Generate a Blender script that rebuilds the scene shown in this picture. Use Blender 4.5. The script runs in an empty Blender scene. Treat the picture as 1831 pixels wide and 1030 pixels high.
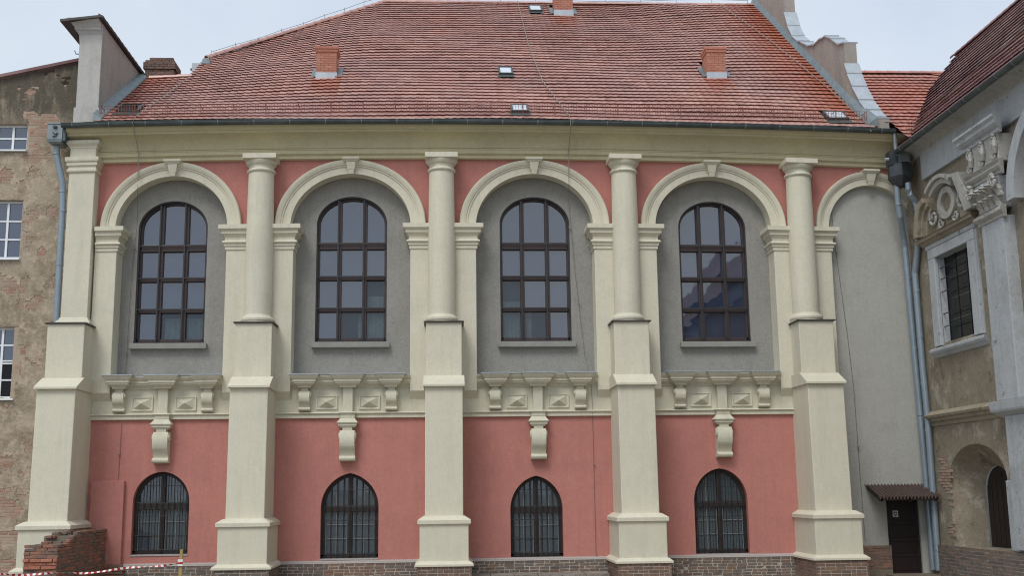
import bpy, bmesh, math, random
from mathutils import Vector, Matrix
random.seed(7)
R = math.radians
scene = bpy.context.scene
COL = scene.collection

# ------------------------------------------------------------------ camera
cam_d = bpy.data.cameras.new('camera'); cam = bpy.data.objects.new('camera', cam_d); COL.objects.link(cam)
yaw, pitch, roll = 0.0583076, 0.1780946, -0.0126845
cyw, syw, cp, sp = math.cos(yaw), math.sin(yaw), math.cos(pitch), math.sin(pitch)
fw = Vector((syw*cp, cyw*cp, sp)); rt = Vector((cyw, -syw, 0)); up = rt.cross(fw)
c_, s_ = math.cos(roll), math.sin(roll)
rt2 = c_*rt + s_*up; up2 = -s_*rt + c_*up
m = Matrix((rt2, up2, -fw)).transposed().to_4x4()
m.translation = Vector((0, -31.0, 1.8))
cam.matrix_world = m
cam_d.sensor_width = 36; cam_d.lens = 2018.84/1831*36
cam_d.clip_start = .1; cam_d.clip_end = 4000
scene.camera = cam

# ------------------------------------------------------------------ sky, sun, exposure
SUN_AZ, SUN_EL = R(208), R(52)
world = bpy.data.worlds.new('World'); scene.world = world; world.use_nodes = True
nt = world.node_tree; nt.nodes.clear()
out = nt.nodes.new('ShaderNodeOutputWorld'); bg = nt.nodes.new('ShaderNodeBackground')
sky = nt.nodes.new('ShaderNodeTexSky'); sky.sky_type = 'NISHITA'; sky.sun_disc = False
sky.sun_elevation = SUN_EL; sky.sun_rotation = SUN_AZ; sky.altitude = 100; sky.dust_density = 2.0
hs = nt.nodes.new('ShaderNodeHueSaturation'); hs.inputs['Saturation'].default_value = .45
tc = nt.nodes.new('ShaderNodeTexCoord')
nz = nt.nodes.new('ShaderNodeTexNoise'); nz.inputs['Scale'].default_value = 2.6; nz.inputs['Detail'].default_value = 6
cr = nt.nodes.new('ShaderNodeMix'); cr.data_type = 'RGBA'
cr.inputs[6].default_value = (5.8, 7.0, 8.9, 1); cr.inputs[7].default_value = (8.8, 9.6, 10.4, 1)
mx = nt.nodes.new('ShaderNodeMix'); mx.data_type = 'RGBA'; mx.inputs[0].default_value = .68
nt.links.new(tc.outputs['Generated'], nz.inputs['Vector'])
rp = nt.nodes.new('ShaderNodeMapRange'); rp.inputs['From Min'].default_value = .34; rp.inputs['From Max'].default_value = .64
nt.links.new(nz.outputs['Fac'], rp.inputs['Value']); nt.links.new(rp.outputs[0], cr.inputs[0])
nt.links.new(sky.outputs['Color'], hs.inputs['Color'])
nt.links.new(hs.outputs['Color'], mx.inputs[6]); nt.links.new(cr.outputs[2], mx.inputs[7])
nt.links.new(mx.outputs[2], bg.inputs['Color']); bg.inputs['Strength'].default_value = .1
nt.links.new(bg.outputs['Background'], out.inputs['Surface'])
sun_d = bpy.data.lights.new('sun', 'SUN'); sun = bpy.data.objects.new('sun', sun_d); COL.objects.link(sun)
sun_d.energy = 1.5; sun_d.angle = R(24); sun_d.color = (1, .97, .92)
sdir = Vector((math.sin(SUN_AZ)*math.cos(SUN_EL), math.cos(SUN_AZ)*math.cos(SUN_EL), math.sin(SUN_EL)))
sun.rotation_euler = sdir.to_track_quat('Z', 'Y').to_euler(); sun.location = (-20, -40, 40)
vs = scene.view_settings
vs.view_transform = 'Standard'; vs.look = 'None'; vs.gamma = 1; vs.use_curve_mapping = False; vs.exposure = 0.15
scene.render.engine = 'CYCLES'
scene.cycles.filter_width = 1.1

# ------------------------------------------------------------------ materials
def lin(r, g, b):
    f = lambda c: (c/255/12.92) if c <= 10 else ((c/255+.055)/1.055)**2.4
    return (f(r), f(g), f(b), 1)
def newmat(name):
    mt = bpy.data.materials.new(name); mt.use_nodes = True
    t = mt.node_tree; b = t.nodes['Principled BSDF']; return mt, t, b
def node(t, ty, **kw):
    n = t.nodes.new(ty)
    for k, v in kw.items():
        if k in n.inputs: n.inputs[k].default_value = v
        else: setattr(n, k, v)
    return n
def noise(t, scale, detail=4, rough=.6, coord=None, stretch=None):
    n = node(t, 'ShaderNodeTexNoise'); n.inputs['Scale'].default_value = scale
    n.inputs['Detail'].default_value = detail; n.inputs['Roughness'].default_value = rough
    src = coord
    if src is None:
        src = node(t, 'ShaderNodeTexCoord').outputs['Object']
    if stretch:
        mp = node(t, 'ShaderNodeMapping'); mp.inputs['Scale'].default_value = stretch
        t.links.new(src, mp.inputs['Vector']); src = mp.outputs['Vector']
    t.links.new(src, n.inputs['Vector']); return n.outputs['Fac']
def ramp(t, fac, p0, p1, c0=(0,0,0,1), c1=(1,1,1,1)):
    r = node(t, 'ShaderNodeValToRGB'); e = r.color_ramp.elements
    e[0].position = p0; e[1].position = p1; e[0].color = c0; e[1].color = c1
    t.links.new(fac, r.inputs['Fac']); return r.outputs['Color']
def mix(t, fac, a, b, mode='MIX'):
    n = node(t, 'ShaderNodeMix', data_type='RGBA', blend_type=mode)
    for sock, v in ((0, fac), (6, a), (7, b)):
        if isinstance(v, (int, float, tuple)): n.inputs[sock].default_value = v
        else: t.links.new(v, n.inputs[sock])
    return n.outputs[2]
def bump(t, b, h, strength=.3, dist=.02):
    n = node(t, 'ShaderNodeBump'); n.inputs['Strength'].default_value = strength; n.inputs['Distance'].default_value = dist
    t.links.new(h, n.inputs['Height']); t.links.new(n.outputs['Normal'], b.inputs['Normal'])
def sc(c, k): return (c[0]*k, c[1]*k, c[2]*k, 1)
def plaster(name, base, blot=.14, big=.5, fine=28, bstr=.35, rough=.9, tint=None, streak=.0, grain=.2, peel=()):
    mt, t, b = newmat(name)
    n1 = ramp(t, noise(t, big, 5, .65), .32, .72)
    col = mix(t, n1, sc(base, 1-blot), sc(base, 1+blot))
    n2 = ramp(t, noise(t, 3.5, 6, .7), .38, .68)
    col = mix(t, .45, col, mix(t, n2, sc(base, 1-blot*.9), sc(base, 1+blot*.8)))
    n6 = ramp(t, noise(t, 11, 5, .75), .36, .66)
    col = mix(t, .4, col, mix(t, n6, sc(base, 1-blot*1.3), sc(base, 1+blot*1.1)))
    if tint:
        n3 = ramp(t, noise(t, 1.1, 6, .75), .5, .7)
        col = mix(t, mix(t, .55, (0,0,0,1), n3), col, tint)
    if streak:
        n4 = ramp(t, noise(t, 1.0, 6, .72, stretch=(3.2, 3.2, .3)), .5, .74)
        n7 = ramp(t, noise(t, 1.0, 5, .7, stretch=(11, 11, .55)), .52, .76)
        col = mix(t, mix(t, streak, (0,0,0,1), n4), col, sc(base, .62))
        col = mix(t, mix(t, streak*.6, (0,0,0,1), n7), col, sc(base, .55))
    for pc, psc, lo, hi in peel:
        col = mix(t, ramp(t, noise(t, psc, 7, .72), lo, hi), col, pc)
    n5 = noise(t, fine*2.2, 3, .7)
    col = mix(t, grain, col, mix(t, ramp(t, n5, .34, .66), sc(base, .5), sc(base, 1.45)))
    t.links.new(col, b.inputs['Base Color']); b.inputs['Roughness'].default_value = rough
    b.inputs['Specular IOR Level'].default_value = .25
    bump(t, b, noise(t, fine, 6, .75), bstr*1.4, .015)
    return mt
def simple(name, base, rough=.6, metal=0, var=.12, scale=6, bstr=.1, fine=30):
    mt, t, b = newmat(name)
    col = mix(t, ramp(t, noise(t, scale, 5, .65), .3, .7), sc(base, 1-var), sc(base, 1+var))
    t.links.new(col, b.inputs['Base Color']); b.inputs['Roughness'].default_value = rough; b.inputs['Metallic'].default_value = metal
    bump(t, b, noise(t, fine, 4), bstr, .01)
    return mt
M = {}
M['cream'] = plaster('cream_plaster', lin(212, 207, 187), .07, streak=.34, grain=.2, tint=lin(194, 191, 172), peel=((lin(218,214,200), 2.4, .58, .8),))
M['cream_band'] = plaster('cream_band_plaster', lin(208, 204, 184), .08, streak=.5, grain=.2, tint=lin(182, 178, 158))
M['pink'] = plaster('pink_plaster', lin(188, 127, 117), .17, .45, tint=lin(160, 110, 105), streak=.34, grain=.22, peel=((lin(198,140,130), 1.7, .56, .78), (lin(170,122,112), 3.4, .58, .78)))
M['grey'] = plaster('grey_plaster', lin(150, 148, 142), .2, .6, tint=lin(118, 117, 113), streak=.45, bstr=.6, grain=.36, peel=((lin(160,158,154), 1.3, .56, .78),))
M['pale_grey'] = plaster('pale_grey_plaster', lin(178, 177, 170), .11, .4, tint=lin(154, 153, 148), streak=.3, bstr=.6, grain=.3, peel=((lin(184,181,176), .9, .55, .8),))
M['strip'] = plaster('mortar_strip', lin(172, 166, 164), .1, 2)
M['white_render'] = plaster('weathered_white_render', lin(186, 184, 180), .12, .6, tint=lin(140, 136, 130), streak=.5)
M['sidewall'] = plaster('fire_wall_render', lin(162, 156, 148), .14, .6, tint=lin(122, 116, 110), streak=.7)
M['stone'] = plaster('painted_stone', lin(182, 186, 189), .16, .9, tint=lin(128, 126, 120), streak=.7, bstr=.8, grain=.2, peel=((lin(116,112,104), 3.2, .6, .68), (lin(198,200,200), 2.0, .62, .7)))
M['ornament'] = plaster('weathered_ornament_stone', lin(180, 178, 172), .22, 1.6, tint=lin(92, 84, 74), streak=.8, bstr=1.0, fine=18, grain=.3, peel=((lin(76,70,62), 3.5, .58, .68),))
M['ochre'] = plaster('weathered_ochre_plaster', lin(150, 140, 122), .3, .8, tint=lin(98, 92, 80), streak=.8, bstr=1.0, grain=.25, peel=((lin(178,170,158), 1.6, .54, .62), (lin(84,78,66), 2.3, .57, .68), (lin(150,120,100), 4.0, .62, .68)))
M['ochre_trim'] = plaster('weathered_ochre_trim', lin(158, 148, 130), .28, 1.5, tint=lin(84, 76, 66), streak=.8, bstr=.9, fine=16, grain=.3, peel=((lin(78,72,62), 3.0, .56, .68),))
M['cornice'] = plaster('stained_cornice_plaster', lin(202, 194, 160), .08, streak=.3, grain=.16, tint=lin(176, 168, 132))
M['zinc'] = simple('zinc', lin(128, 138, 140), .45, .5, .18, 3, .05)
M['zinc_dark'] = simple('dark_weathered_zinc', lin(84, 92, 92), .5, .4, .3, 2.5, .08)
M['zinc_pale'] = simple('pale_zinc_flashing', lin(176, 184, 190), .4, .3, .12, 4, .05)
M['pipe'] = simple('blue_grey_pipe', lin(138, 152, 162), .42, .3, .1, 2, .04)
M['hopper_dark'] = simple('tarred_zinc', lin(66, 70, 74), .5, .3, .35, 5, .2)
M['frame'] = simple('brown_window_wood', lin(70, 56, 54), .45, 0, .15, 4, .05)
M['dark_frame'] = simple('dark_outer_frame', lin(48, 48, 52), .45, 0, .2, 4, .05)
M['old_wood'] = simple('old_dark_wood', lin(46, 36, 33), .6, 0, .3, 7, .3)
M['door_wood'] = simple('stained_door_boards', lin(34, 22, 21), .5, 0, .25, 5, .3)
M['iron'] = simple('iron', lin(38, 40, 44), .55, .3, .2, 8, .1)
M['white_frame'] = simple('white_window_paint', lin(226, 230, 232), .4, 0, .06, 4, .04)
M['white_bar'] = simple('pale_glazing_bar', lin(128, 132, 130), .5, 0, .15, 4, .05)
M['cap_metal'] = simple('dark_sheet_metal', lin(74, 70, 67), .5, .3, .2, 4, .05)
M['wire'] = simple('wire', lin(150, 142, 132), .5, .4, .1, 4, 0)
M['wire_dark'] = simple('wire_dark', lin(108, 100, 94), .5, .4, .1, 4, 0)
M['guard'] = simple('snow_guard_paint', lin(132, 82, 72), .6, .1, .15, 4, 0)
M['mortar'] = plaster('lime_mortar', lin(178, 172, 160), .14, 3, bstr=.6)
M['mortar_dark'] = plaster('dirty_mortar', lin(128, 118, 106), .2, 2, bstr=.8)
M['deck'] = simple('roof_deck', lin(60, 40, 36), .9)
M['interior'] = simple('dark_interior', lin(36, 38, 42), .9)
M['curtain'] = simple('net_curtain', lin(222, 226, 228), .9, 0, .2, 5, .1)
M['red_tape'] = simple('red_tape', lin(176, 32, 42), .4, 0, .06)
M['white_tape'] = simple('white_tape', lin(232, 230, 226), .4, 0, .04)
M['stake'] = simple('raw_wood', lin(160, 140, 88), .8, 0, .2, 12, .2)
M['sign_white'] = simple('sign_white', lin(225, 225, 222), .4, 0, .03)
M['sign_black'] = simple('sign_black', lin(30, 30, 32), .4, 0, .05)

def brick_mat(name, cols, rough=.85, bstr=.6, spots=.4, soot=lin(58,52,50)):
    """per-piece colour: object random plus an optional Tint face attribute"""
    mt, t, b = newmat(name)
    oi = node(t, 'ShaderNodeObjectInfo'); at = node(t, 'ShaderNodeAttribute'); at.attribute_name = 'Tint'
    ad = node(t, 'ShaderNodeMath', operation='ADD'); t.links.new(oi.outputs['Random'], ad.inputs[0]); t.links.new(at.outputs['Fac'], ad.inputs[1])
    fr = node(t, 'ShaderNodeMath', operation='FRACT'); t.links.new(ad.outputs[0], fr.inputs[0])
    r = node(t, 'ShaderNodeValToRGB'); r.color_ramp.interpolation = 'LINEAR'; e = r.color_ramp.elements
    while len(e) < len(cols): e.new(.5)
    for i, c in enumerate(cols): e[i].position = i/(len(cols)-1); e[i].color = c
    t.links.new(fr.outputs[0], r.inputs['Fac'])
    geo = node(t, 'ShaderNodeNewGeometry').outputs['Position']
    col = mix(t, mix(t, spots, (0,0,0,1), ramp(t, noise(t, 2.2, 6, .7, geo), .45, .75)), r.outputs['Color'], soot)
    n2 = noise(t, 22, 5, .7, geo)
    col = mix(t, .22, col, mix(t, ramp(t, n2, .35, .68), (.05,.045,.04,1), (.42,.36,.31,1)))
    t.links.new(col, b.inputs['Base Color']); b.inputs['Roughness'].default_value = rough
    b.inputs['Specular IOR Level'].default_value = .25
    bump(t, b, noise(t, 40, 5, .7, geo), bstr, .01)
    return mt
M['brick_grey'] = brick_mat('weathered_grey_brick', [lin(98,88,82), lin(120,108,100), lin(92,84,82), lin(130,106,92), lin(116,100,90), lin(92,82,76)], spots=.2)
M['brick_brown'] = brick_mat('brown_red_brick', [lin(128,98,82), lin(142,110,90), lin(114,90,78), lin(134,100,84), lin(106,88,80)], spots=.3)
M['brick_red'] = brick_mat('old_red_brick', [lin(158,104,82), lin(140,98,82), lin(116,92,82), lin(168,106,78), lin(122,98,86), lin(104,90,82)], spots=.35)
M['brick_orange'] = brick_mat('fresh_orange_brick', [lin(184,112,84), lin(168,100,76), lin(192,122,94)], spots=.25)
M['brick_house'] = brick_mat('house_brick', [lin(172,146,126), lin(178,158,140), lin(172,128,106), lin(180,162,144), lin(170,142,124), lin(158,122,104)], spots=.3, soot=lin(110,98,86))
M['chimney_brick'] = brick_mat('new_chimney_brick', [lin(192,126,104), lin(182,116,94), lin(200,136,114)], spots=.05)
M['old_chimney_brick'] = brick_mat('sooty_chimney_brick', [lin(116,88,78), lin(100,78,70), lin(130,98,84), lin(90,72,66)], spots=.5)

def tile_mat(name, cols, orange, rough=.27, rust=.5):
    mt, t, b = newmat(name)
    oi = node(t, 'ShaderNodeObjectInfo'); at = node(t, 'ShaderNodeAttribute'); at.attribute_name = 'Tint'
    ad = node(t, 'ShaderNodeMath', operation='ADD'); t.links.new(oi.outputs['Random'], ad.inputs[0]); t.links.new(at.outputs['Fac'], ad.inputs[1])
    fr = node(t, 'ShaderNodeMath', operation='FRACT'); t.links.new(ad.outputs[0], fr.inputs[0])
    r = node(t, 'ShaderNodeValToRGB'); e = r.color_ramp.elements
    while len(e) < len(cols): e.new(.5)
    for i, c in enumerate(cols): e[i].position = i/(len(cols)-1); e[i].color = c
    t.links.new(fr.outputs[0], r.inputs['Fac'])
    geo = node(t, 'ShaderNodeNewGeometry').outputs['Position']
    col = mix(t, mix(t, .6, (0,0,0,1), ramp(t, noise(t, .35, 5, .65, geo, (1, 1, 1)), .42, .68)), r.outputs['Color'], lin(166,134,130))
    col = mix(t, mix(t, .35, (0,0,0,1), ramp(t, noise(t, 1.4, 5, .7, geo, (.5, 1, 1)), .5, .72)), col, lin(84,58,54))
    col = mix(t, mix(t, .3, (0,0,0,1), ramp(t, noise(t, 30, 3, .7, geo), .55, .75)), col, lin(200,164,152))
    if orange:
        # clean orange tile where metal run-off keeps lichen away: along the gable and below the chimneys
        at2 = node(t, 'ShaderNodeAttribute'); at2.attribute_name = 'Clean'
        col = mix(t, at2.outputs['Fac'], col, orange)
    t.links.new(col, b.inputs['Base Color'])
    rr = node(t, 'ShaderNodeMapRange'); rr.inputs['To Min'].default_value = rough-.1; rr.inputs['To Max'].default_value = rough+.2
    t.links.new(noise(t, 3, 4, .6, geo), rr.inputs['Value']); t.links.new(rr.outputs[0], b.inputs['Roughness'])
    b.inputs['Specular IOR Level'].default_value = .7
    bump(t, b, noise(t, 45, 4, .7, geo), .25, .008)
    return mt
M['tile'] = tile_mat('red_roof_tile', [lin(192,146,132), lin(183,136,123), lin(203,160,146), lin(188,141,128), lin(174,128,117)], lin(178,98,68))
M['tile_orange'] = tile_mat('orange_roof_tile', [lin(196,128,104), lin(182,114,92), lin(204,138,116)], None)
M['tile_dark'] = tile_mat('dark_red_roof_tile', [lin(98,44,42), lin(84,38,38), lin(110,52,48), lin(74,36,36)], None, .5)

def glass_mat(name, base, ior, see=0.0, wob=.02):
    mt, t, b = newmat(name)
    b.inputs['Base Color'].default_value = base; b.inputs['Roughness'].default_value = .03
    b.inputs['IOR'].default_value = ior
    bump(t, b, noise(t, 1.3, 2, .5), wob, .05)
    if see:
        tr = node(t, 'ShaderNodeBsdfTransparent'); tr.inputs['Color'].default_value = (.75, .82, .82, 1)
        ms = node(t, 'ShaderNodeMixShader'); ms.inputs['Fac'].default_value = see
        t.links.new(b.outputs['BSDF'], ms.inputs[1]); t.links.new(tr.outputs['BSDF'], ms.inputs[2])
        t.links.new(ms.outputs['Shader'], t.nodes['Material Output'].inputs['Surface'])
    return mt
M['glass'] = glass_mat('window_glass', lin(38, 52, 80), 2.45, .2, .1)
M['glass_clear'] = glass_mat('clear_window_glass', lin(52, 62, 80), 2.2, .62, .08)
M['glass_low'] = glass_mat('dusty_old_glass', lin(78, 90, 98), 2.0, .25, .05)
M['glass_dark'] = glass_mat('dark_old_glass', lin(30, 27, 27), 1.4, .3, .06)
M['glass_roof'] = glass_mat('skylight_glass_painted_sky', lin(205, 214, 222), 2.2)  # near-white base colour paints in the sky's reflection

# weathered brown plaster of the left house
def house_plaster():
    mt, t, b = newmat('old_brown_plaster')
    geo = node(t, 'ShaderNodeNewGeometry').outputs['Position']
    base = mix(t, ramp(t, noise(t, .9, 6, .7, geo), .35, .68), lin(142,130,110), lin(180,166,146))
    base = mix(t, ramp(t, noise(t, 5, 6, .75, geo), .48, .62), base, lin(190,172,152))
    base = mix(t, mix(t, .7, (0,0,0,1), ramp(t, noise(t, 2.2, 5, .7, geo), .5, .66)), base, lin(126,112,92))
    sp_ = node(t, 'ShaderNodeSeparateXYZ'); t.links.new(geo, sp_.inputs['Vector'])
    mr = node(t, 'ShaderNodeMapRange'); mr.inputs['From Min'].default_value = 11.2; mr.inputs['From Max'].default_value = 12.6
    t.links.new(sp_.outputs['Z'], mr.inputs['Value'])
    grime = mix(t, mr.outputs[0], (0,0,0,1), ramp(t, noise(t, 1.1, 5, .7, geo, (2.2, 1, .6)), .25, .5))
    col = mix(t, mix(t, .9, (0,0,0,1), grime), base, lin(78,74,64))
    t.links.new(col, b.inputs['Base Color']); b.inputs['Roughness'].default_value = .95
    bump(t, b, noise(t, 14, 7, .75, geo), .9, .03)
    return mt
M['brown_plaster'] = house_plaster()
def ground_mat():
    mt, t, b = newmat('trodden_ground')
    col = mix(t, ramp(t, noise(t, .8, 6, .7), .35, .65), lin(128,120,110), lin(164,156,146))
    col = mix(t, ramp(t, noise(t, 9, 6, .7), .5, .7), col, lin(96,92,80))
    t.links.new(col, b.inputs['Base Color']); b.inputs['Roughness'].default_value = .95
    bump(t, b, noise(t, 12, 7, .75), .8, .05); return mt
M['ground'] = ground_mat()

# ------------------------------------------------------------------ mesh helpers
ROOT = {}
def sag(x, z):
    """the old hall's upper walls and eaves dip a little towards both ends"""
    if z <= 6.6: k = 0
    elif z < 9.2: k = .0011*(z-6.6)/2.6
    elif z < 11.1: k = .0011+.0005*(z-9.2)/1.9
    elif z < 12.6: k = .0016
    elif z < 17: k = .0016*(17-z)/4.4
    else: k = 0
    return z - k*(x-.8)**2
class MB:
    def __init__(s): s.v = []; s.f = []; s.mi = []; s.tint = []; s.clean = []
    def add(s, vs, fs, mi=0):
        o = len(s.v); s.v += [tuple(p) for p in vs]
        for f in fs: s.f.append([o+i for i in f]); s.mi.append(mi)
        return s
    def box(s, x0, x1, y0, y1, z0, z1, mi=0):
        return s.add([(x0,y0,z0),(x1,y0,z0),(x1,y1,z0),(x0,y1,z0),(x0,y0,z1),(x1,y0,z1),(x1,y1,z1),(x0,y1,z1)],
            [(0,3,2,1),(4,5,6,7),(0,1,5,4),(1,2,6,5),(2,3,7,6),(3,0,4,7)], mi)
    def hexa(s, a, b, mi=0):            # two rings of four points
        return s.add(list(a)+list(b), [(0,3,2,1),(4,5,6,7),(0,1,5,4),(1,2,6,5),(2,3,7,6),(3,0,4,7)], mi)
    def prism_xz(s, poly, y0, y1, mi=0):
        n = len(poly)
        return s.add([(x,y0,z) for x,z in poly]+[(x,y1,z) for x,z in poly],
            [list(range(n)), list(range(2*n-1, n-1, -1))]+[(i,(i+1)%n,n+(i+1)%n,n+i) for i in range(n)], mi)
    def prism_yz(s, poly, x0, x1, mi=0):
        n = len(poly)
        return s.add([(x0,y,z) for y,z in poly]+[(x1,y,z) for y,z in poly],
            [list(range(n)), list(range(2*n-1, n-1, -1))]+[(i,(i+1)%n,n+(i+1)%n,n+i) for i in range(n)], mi)
    def sweep(s, rings, closed=False, caps=True, mi=0):
        n = len(rings[0]); vs = [p for r in rings for p in r]; fs = []
        for i in range(len(rings)-1):
            for j in range(n if closed else n-1):
                k = (j+1) % n
                fs.append((i*n+j, i*n+k, (i+1)*n+k, (i+1)*n+j))
        if closed and caps: fs += [list(range(n)), list(range((len(rings)-1)*n, len(rings)*n))]
        return s.add(vs, fs, mi)
    def tube(s, pts, r, n=8, mi=0):
        pts = [Vector(p) for p in pts]; rings = []
        for i, p in enumerate(pts):
            d = (pts[min(i+1, len(pts)-1)]-pts[max(i-1, 0)]).normalized()
            a = d.cross(Vector((0,0,1)) if abs(d.z) < .9 else Vector((0,1,0))).normalized(); b = d.cross(a)
            rr = r[i] if isinstance(r, (list, tuple)) else r
            rings.append([p+a*rr*math.cos(2*math.pi*k/n)+b*rr*math.sin(2*math.pi*k/n) for k in range(n)])
        return s.sweep(rings, True, True, mi)
    def lathe(s, prof, cx, cy, n=28, a0=0, a1=2*math.pi, mi=0):
        full = abs(a1-a0-2*math.pi) < 1e-4; rings = []
        for r, z in prof:
            rings.append([(cx+r*math.cos(a0+(a1-a0)*k/n), cy+r*math.sin(a0+(a1-a0)*k/n), z) for k in range(n if full else n+1)])
        return s.sweep(rings, full, True, mi)
    def mould(s, prof, x0, x1, yf, yb, mi=0, left=True, right=True):
        """profile (projection, z) run round three sides of a footprint"""
        rings = []
        for p, z in prof:
            pl = p if left else 0; pr = p if right else 0
            rings.append([(x0-pl, yb, z), (x0-pl, yf-p, z), (x1+pr, yf-p, z), (x1+pr, yb, z)])
        return s.sweep(rings, True, True, mi)
    def build(s, name, mat, parent=None, warp=False, smooth=False, bevel=0, kind=None, clean=True):
        vs = [(x, y, sag(x, z)) for x, y, z in s.v] if warp else s.v
        me = bpy.data.meshes.new(name); me.from_pydata(vs, [], s.f)
        for mm in (mat if isinstance(mat, (list, tuple)) else [mat]): me.materials.append(M[mm])
        if any(s.mi): me.polygons.foreach_set('material_index', s.mi)
        if s.tint:
            a = me.attributes.new('Tint', 'FLOAT', 'FACE'); a.data.foreach_set('value', s.tint)
        if s.clean:
            a = me.attributes.new('Clean', 'FLOAT', 'FACE'); a.data.foreach_set('value', s.clean)
        if clean and len(s.v) < 30000:
            bm = bmesh.new(); bm.from_mesh(me); bmesh.ops.recalc_face_normals(bm, faces=bm.faces); bm.to_mesh(me); bm.free()

        return link(name, me, parent, kind, bevel)
def link(name, me, parent=None, kind=None, bevel=0):
    o = bpy.data.objects.new(name, me); COL.objects.link(o)
    if parent is not None:
        o.parent = parent
        if parent.name in ROOT: o.location = -ROOT[parent.name]
    if kind: o['kind'] = kind
    if bevel:
        b = o.modifiers.new('bevel', 'BEVEL'); b.width = bevel; b.segments = 2; b.limit_method = 'ANGLE'; b.angle_limit = R(40)
    return o
def thing(name, loc, label, cat, group=None):
    o = bpy.data.objects.new(name, None); COL.objects.link(o); o.location = loc; o.empty_display_size = .3
    ROOT[o.name] = Vector(loc); o['label'] = label; o['category'] = cat
    if group: o['group'] = group
    return o
def lerp(a, b, t): return a+(b-a)*t
def ell(cx, zs, w, h, a0=180, a1=0, n=36):
    return [(cx+w*math.cos(R(lerp(a0, a1, i/n))), zs+h*math.sin(R(lerp(a0, a1, i/n)))) for i in range(n+1)]
def pointed(cx, zs, w, h, tm=72, n=11):
    c = math.cos(R(tm)); s = math.sin(R(tm)); L = []
    for i in range(n+1):
        a = R(tm*i/n); L.append((cx-w*(math.cos(a)-c)/(1-c), zs+h*math.sin(a)/s))
    return L+[(2*cx-x, z) for x, z in L[-2::-1]]
def arch_wall(mb, x0, x1, z0, z1, zb, arc, y, depth, mi=0, mj=None, sill=True):
    """front face at y with an arched opening (arc runs left to right from the springing) and its reveal"""
    xl, xr = arc[0][0], arc[-1][0]; zs = arc[0][1]
    q = lambda a, b, c, d: mb.add([(a[0],y,a[1]),(b[0],y,b[1]),(c[0],y,c[1]),(d[0],y,d[1])], [(0,1,2,3)], mi)
    ns = 6
    for i in range(ns):
        za, zc = lerp(z0, z1, i/ns), lerp(z0, z1, (i+1)/ns)
        if xl > x0: q((x0,za),(xl,za),(xl,zc),(x0,zc))
        if x1 > xr: q((xr,za),(x1,za),(x1,zc),(xr,zc))
    if zb > z0: q((xl,z0),(xr,z0),(xr,zb),(xl,zb))
    for a, b in zip(arc, arc[1:]): q(a, b, (b[0],z1), (a[0],z1))
    path = [(xl,zb)]+arc+[(xr,zb)]
    for a, b in zip(path, path[1:]):
        mb.add([(a[0],y,a[1]),(b[0],y,b[1]),(b[0],y+depth,b[1]),(a[0],y+depth,a[1])], [(0,1,2,3)], mi if mj is None else mj)
    if sill: mb.add([(xl,y,zb),(xr,y,zb),(xr,y+depth,zb),(xl,y+depth,zb)], [(0,1,2,3)], mi)
    return mb
def band_path(mb, path_in, path_out, y0, y1, mi=0):
    """solid strip between two paths in the xz plane"""
    rings = [[(a[0],y0,a[1]),(b[0],y0,b[1]),(b[0],y1,b[1]),(a[0],y1,a[1])] for a, b in zip(path_in, path_out)]
    return mb.sweep(rings, True, True, mi)

# ------------------------------------------------------------------ ground
g = MB(); n = 60
for i in range(n+1):
    for j in range(n+1):
        fx = (i/n*2-1); fy = (j/n*2-1)
        x = 900*fx*abs(fx)**2; y = -20+900*fy*abs(fy)**2
        g.v.append((x, y, -.64+(.02*math.sin(x*.7)+.015*math.sin(y*1.1+x*.3) if abs(x) < 40 and abs(y) < 60 else 0)))
for i in range(n):
    for j in range(n):
        a = i*(n+1)+j; g.f.append([a, a+n+1, a+n+2, a+1]); g.mi.append(0)
pass
go = g.build('ground', 'ground', clean=False); go['kind'] = 'structure'

ps = MB()
for k in range(6): ps.box(.5+k*.62, 1.1+k*.62, -.95, -.13, -.75, -.36+.01*(k % 2))
pav = ps.build('pavement', 'ground'); pav['kind'] = 'structure'
# ================================================================== MAIN HALL
hall = thing('hall_building', (1.5, 0, -.46), 'long pink and cream hall with buttresses, arched windows and red tiled roof', 'building')
COLX = [-10.0, -5.15, -.15, 5.0, 10.02]
BAY = [  # centre, arch inner half width, jamb left, jamb right, arch outer half width
    (-7.62, 1.525, -9.03, -6.07, 1.92), (-2.69, 1.67, -4.24, -1.02, 2.10), (2.47, 1.655, .81, 4.125, 2.12), (7.57, 1.665, 5.89, 9.235, 2.09)]
SPR, RIN, ROUT = 9.2, 1.50, 1.90
PIER = [(-9.62, -9.03), (-6.07, -4.24), (-1.02, .81), (4.125, 5.89), (9.235, 10.9)]
YP = -.2       # pier face
YG = .38       # grey window wall

# lower pink wall with pointed window openings
LOWIN = [(-7.60, .74, .26, 1.62, 2.42, 89), (-2.62, .77, .08, 1.42, 2.33, 79), (2.40, .71, .03, 1.30, 2.20, 80), (7.45, .74, .05, 1.46, 2.34, 86)]
bounds = [-9.9, -5.15, -.15, 5.0, 10.02]
wl = MB()
for i, (cx, w, zb, zs, zt, tm) in enumerate(LOWIN):
    arch_wall(wl, bounds[i], bounds[i+1], -.02, 3.84, zb, pointed(cx, zs, w, zt-zs, tm), 0, .3)
wl.build('lower_wall', 'pink', hall)
# projecting pink strip beside the first window
MB().box(-9.42, -8.55, -.13, .02, .02, 2.2).build('wall_strip', 'pink', hall, bevel=.02)
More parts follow.
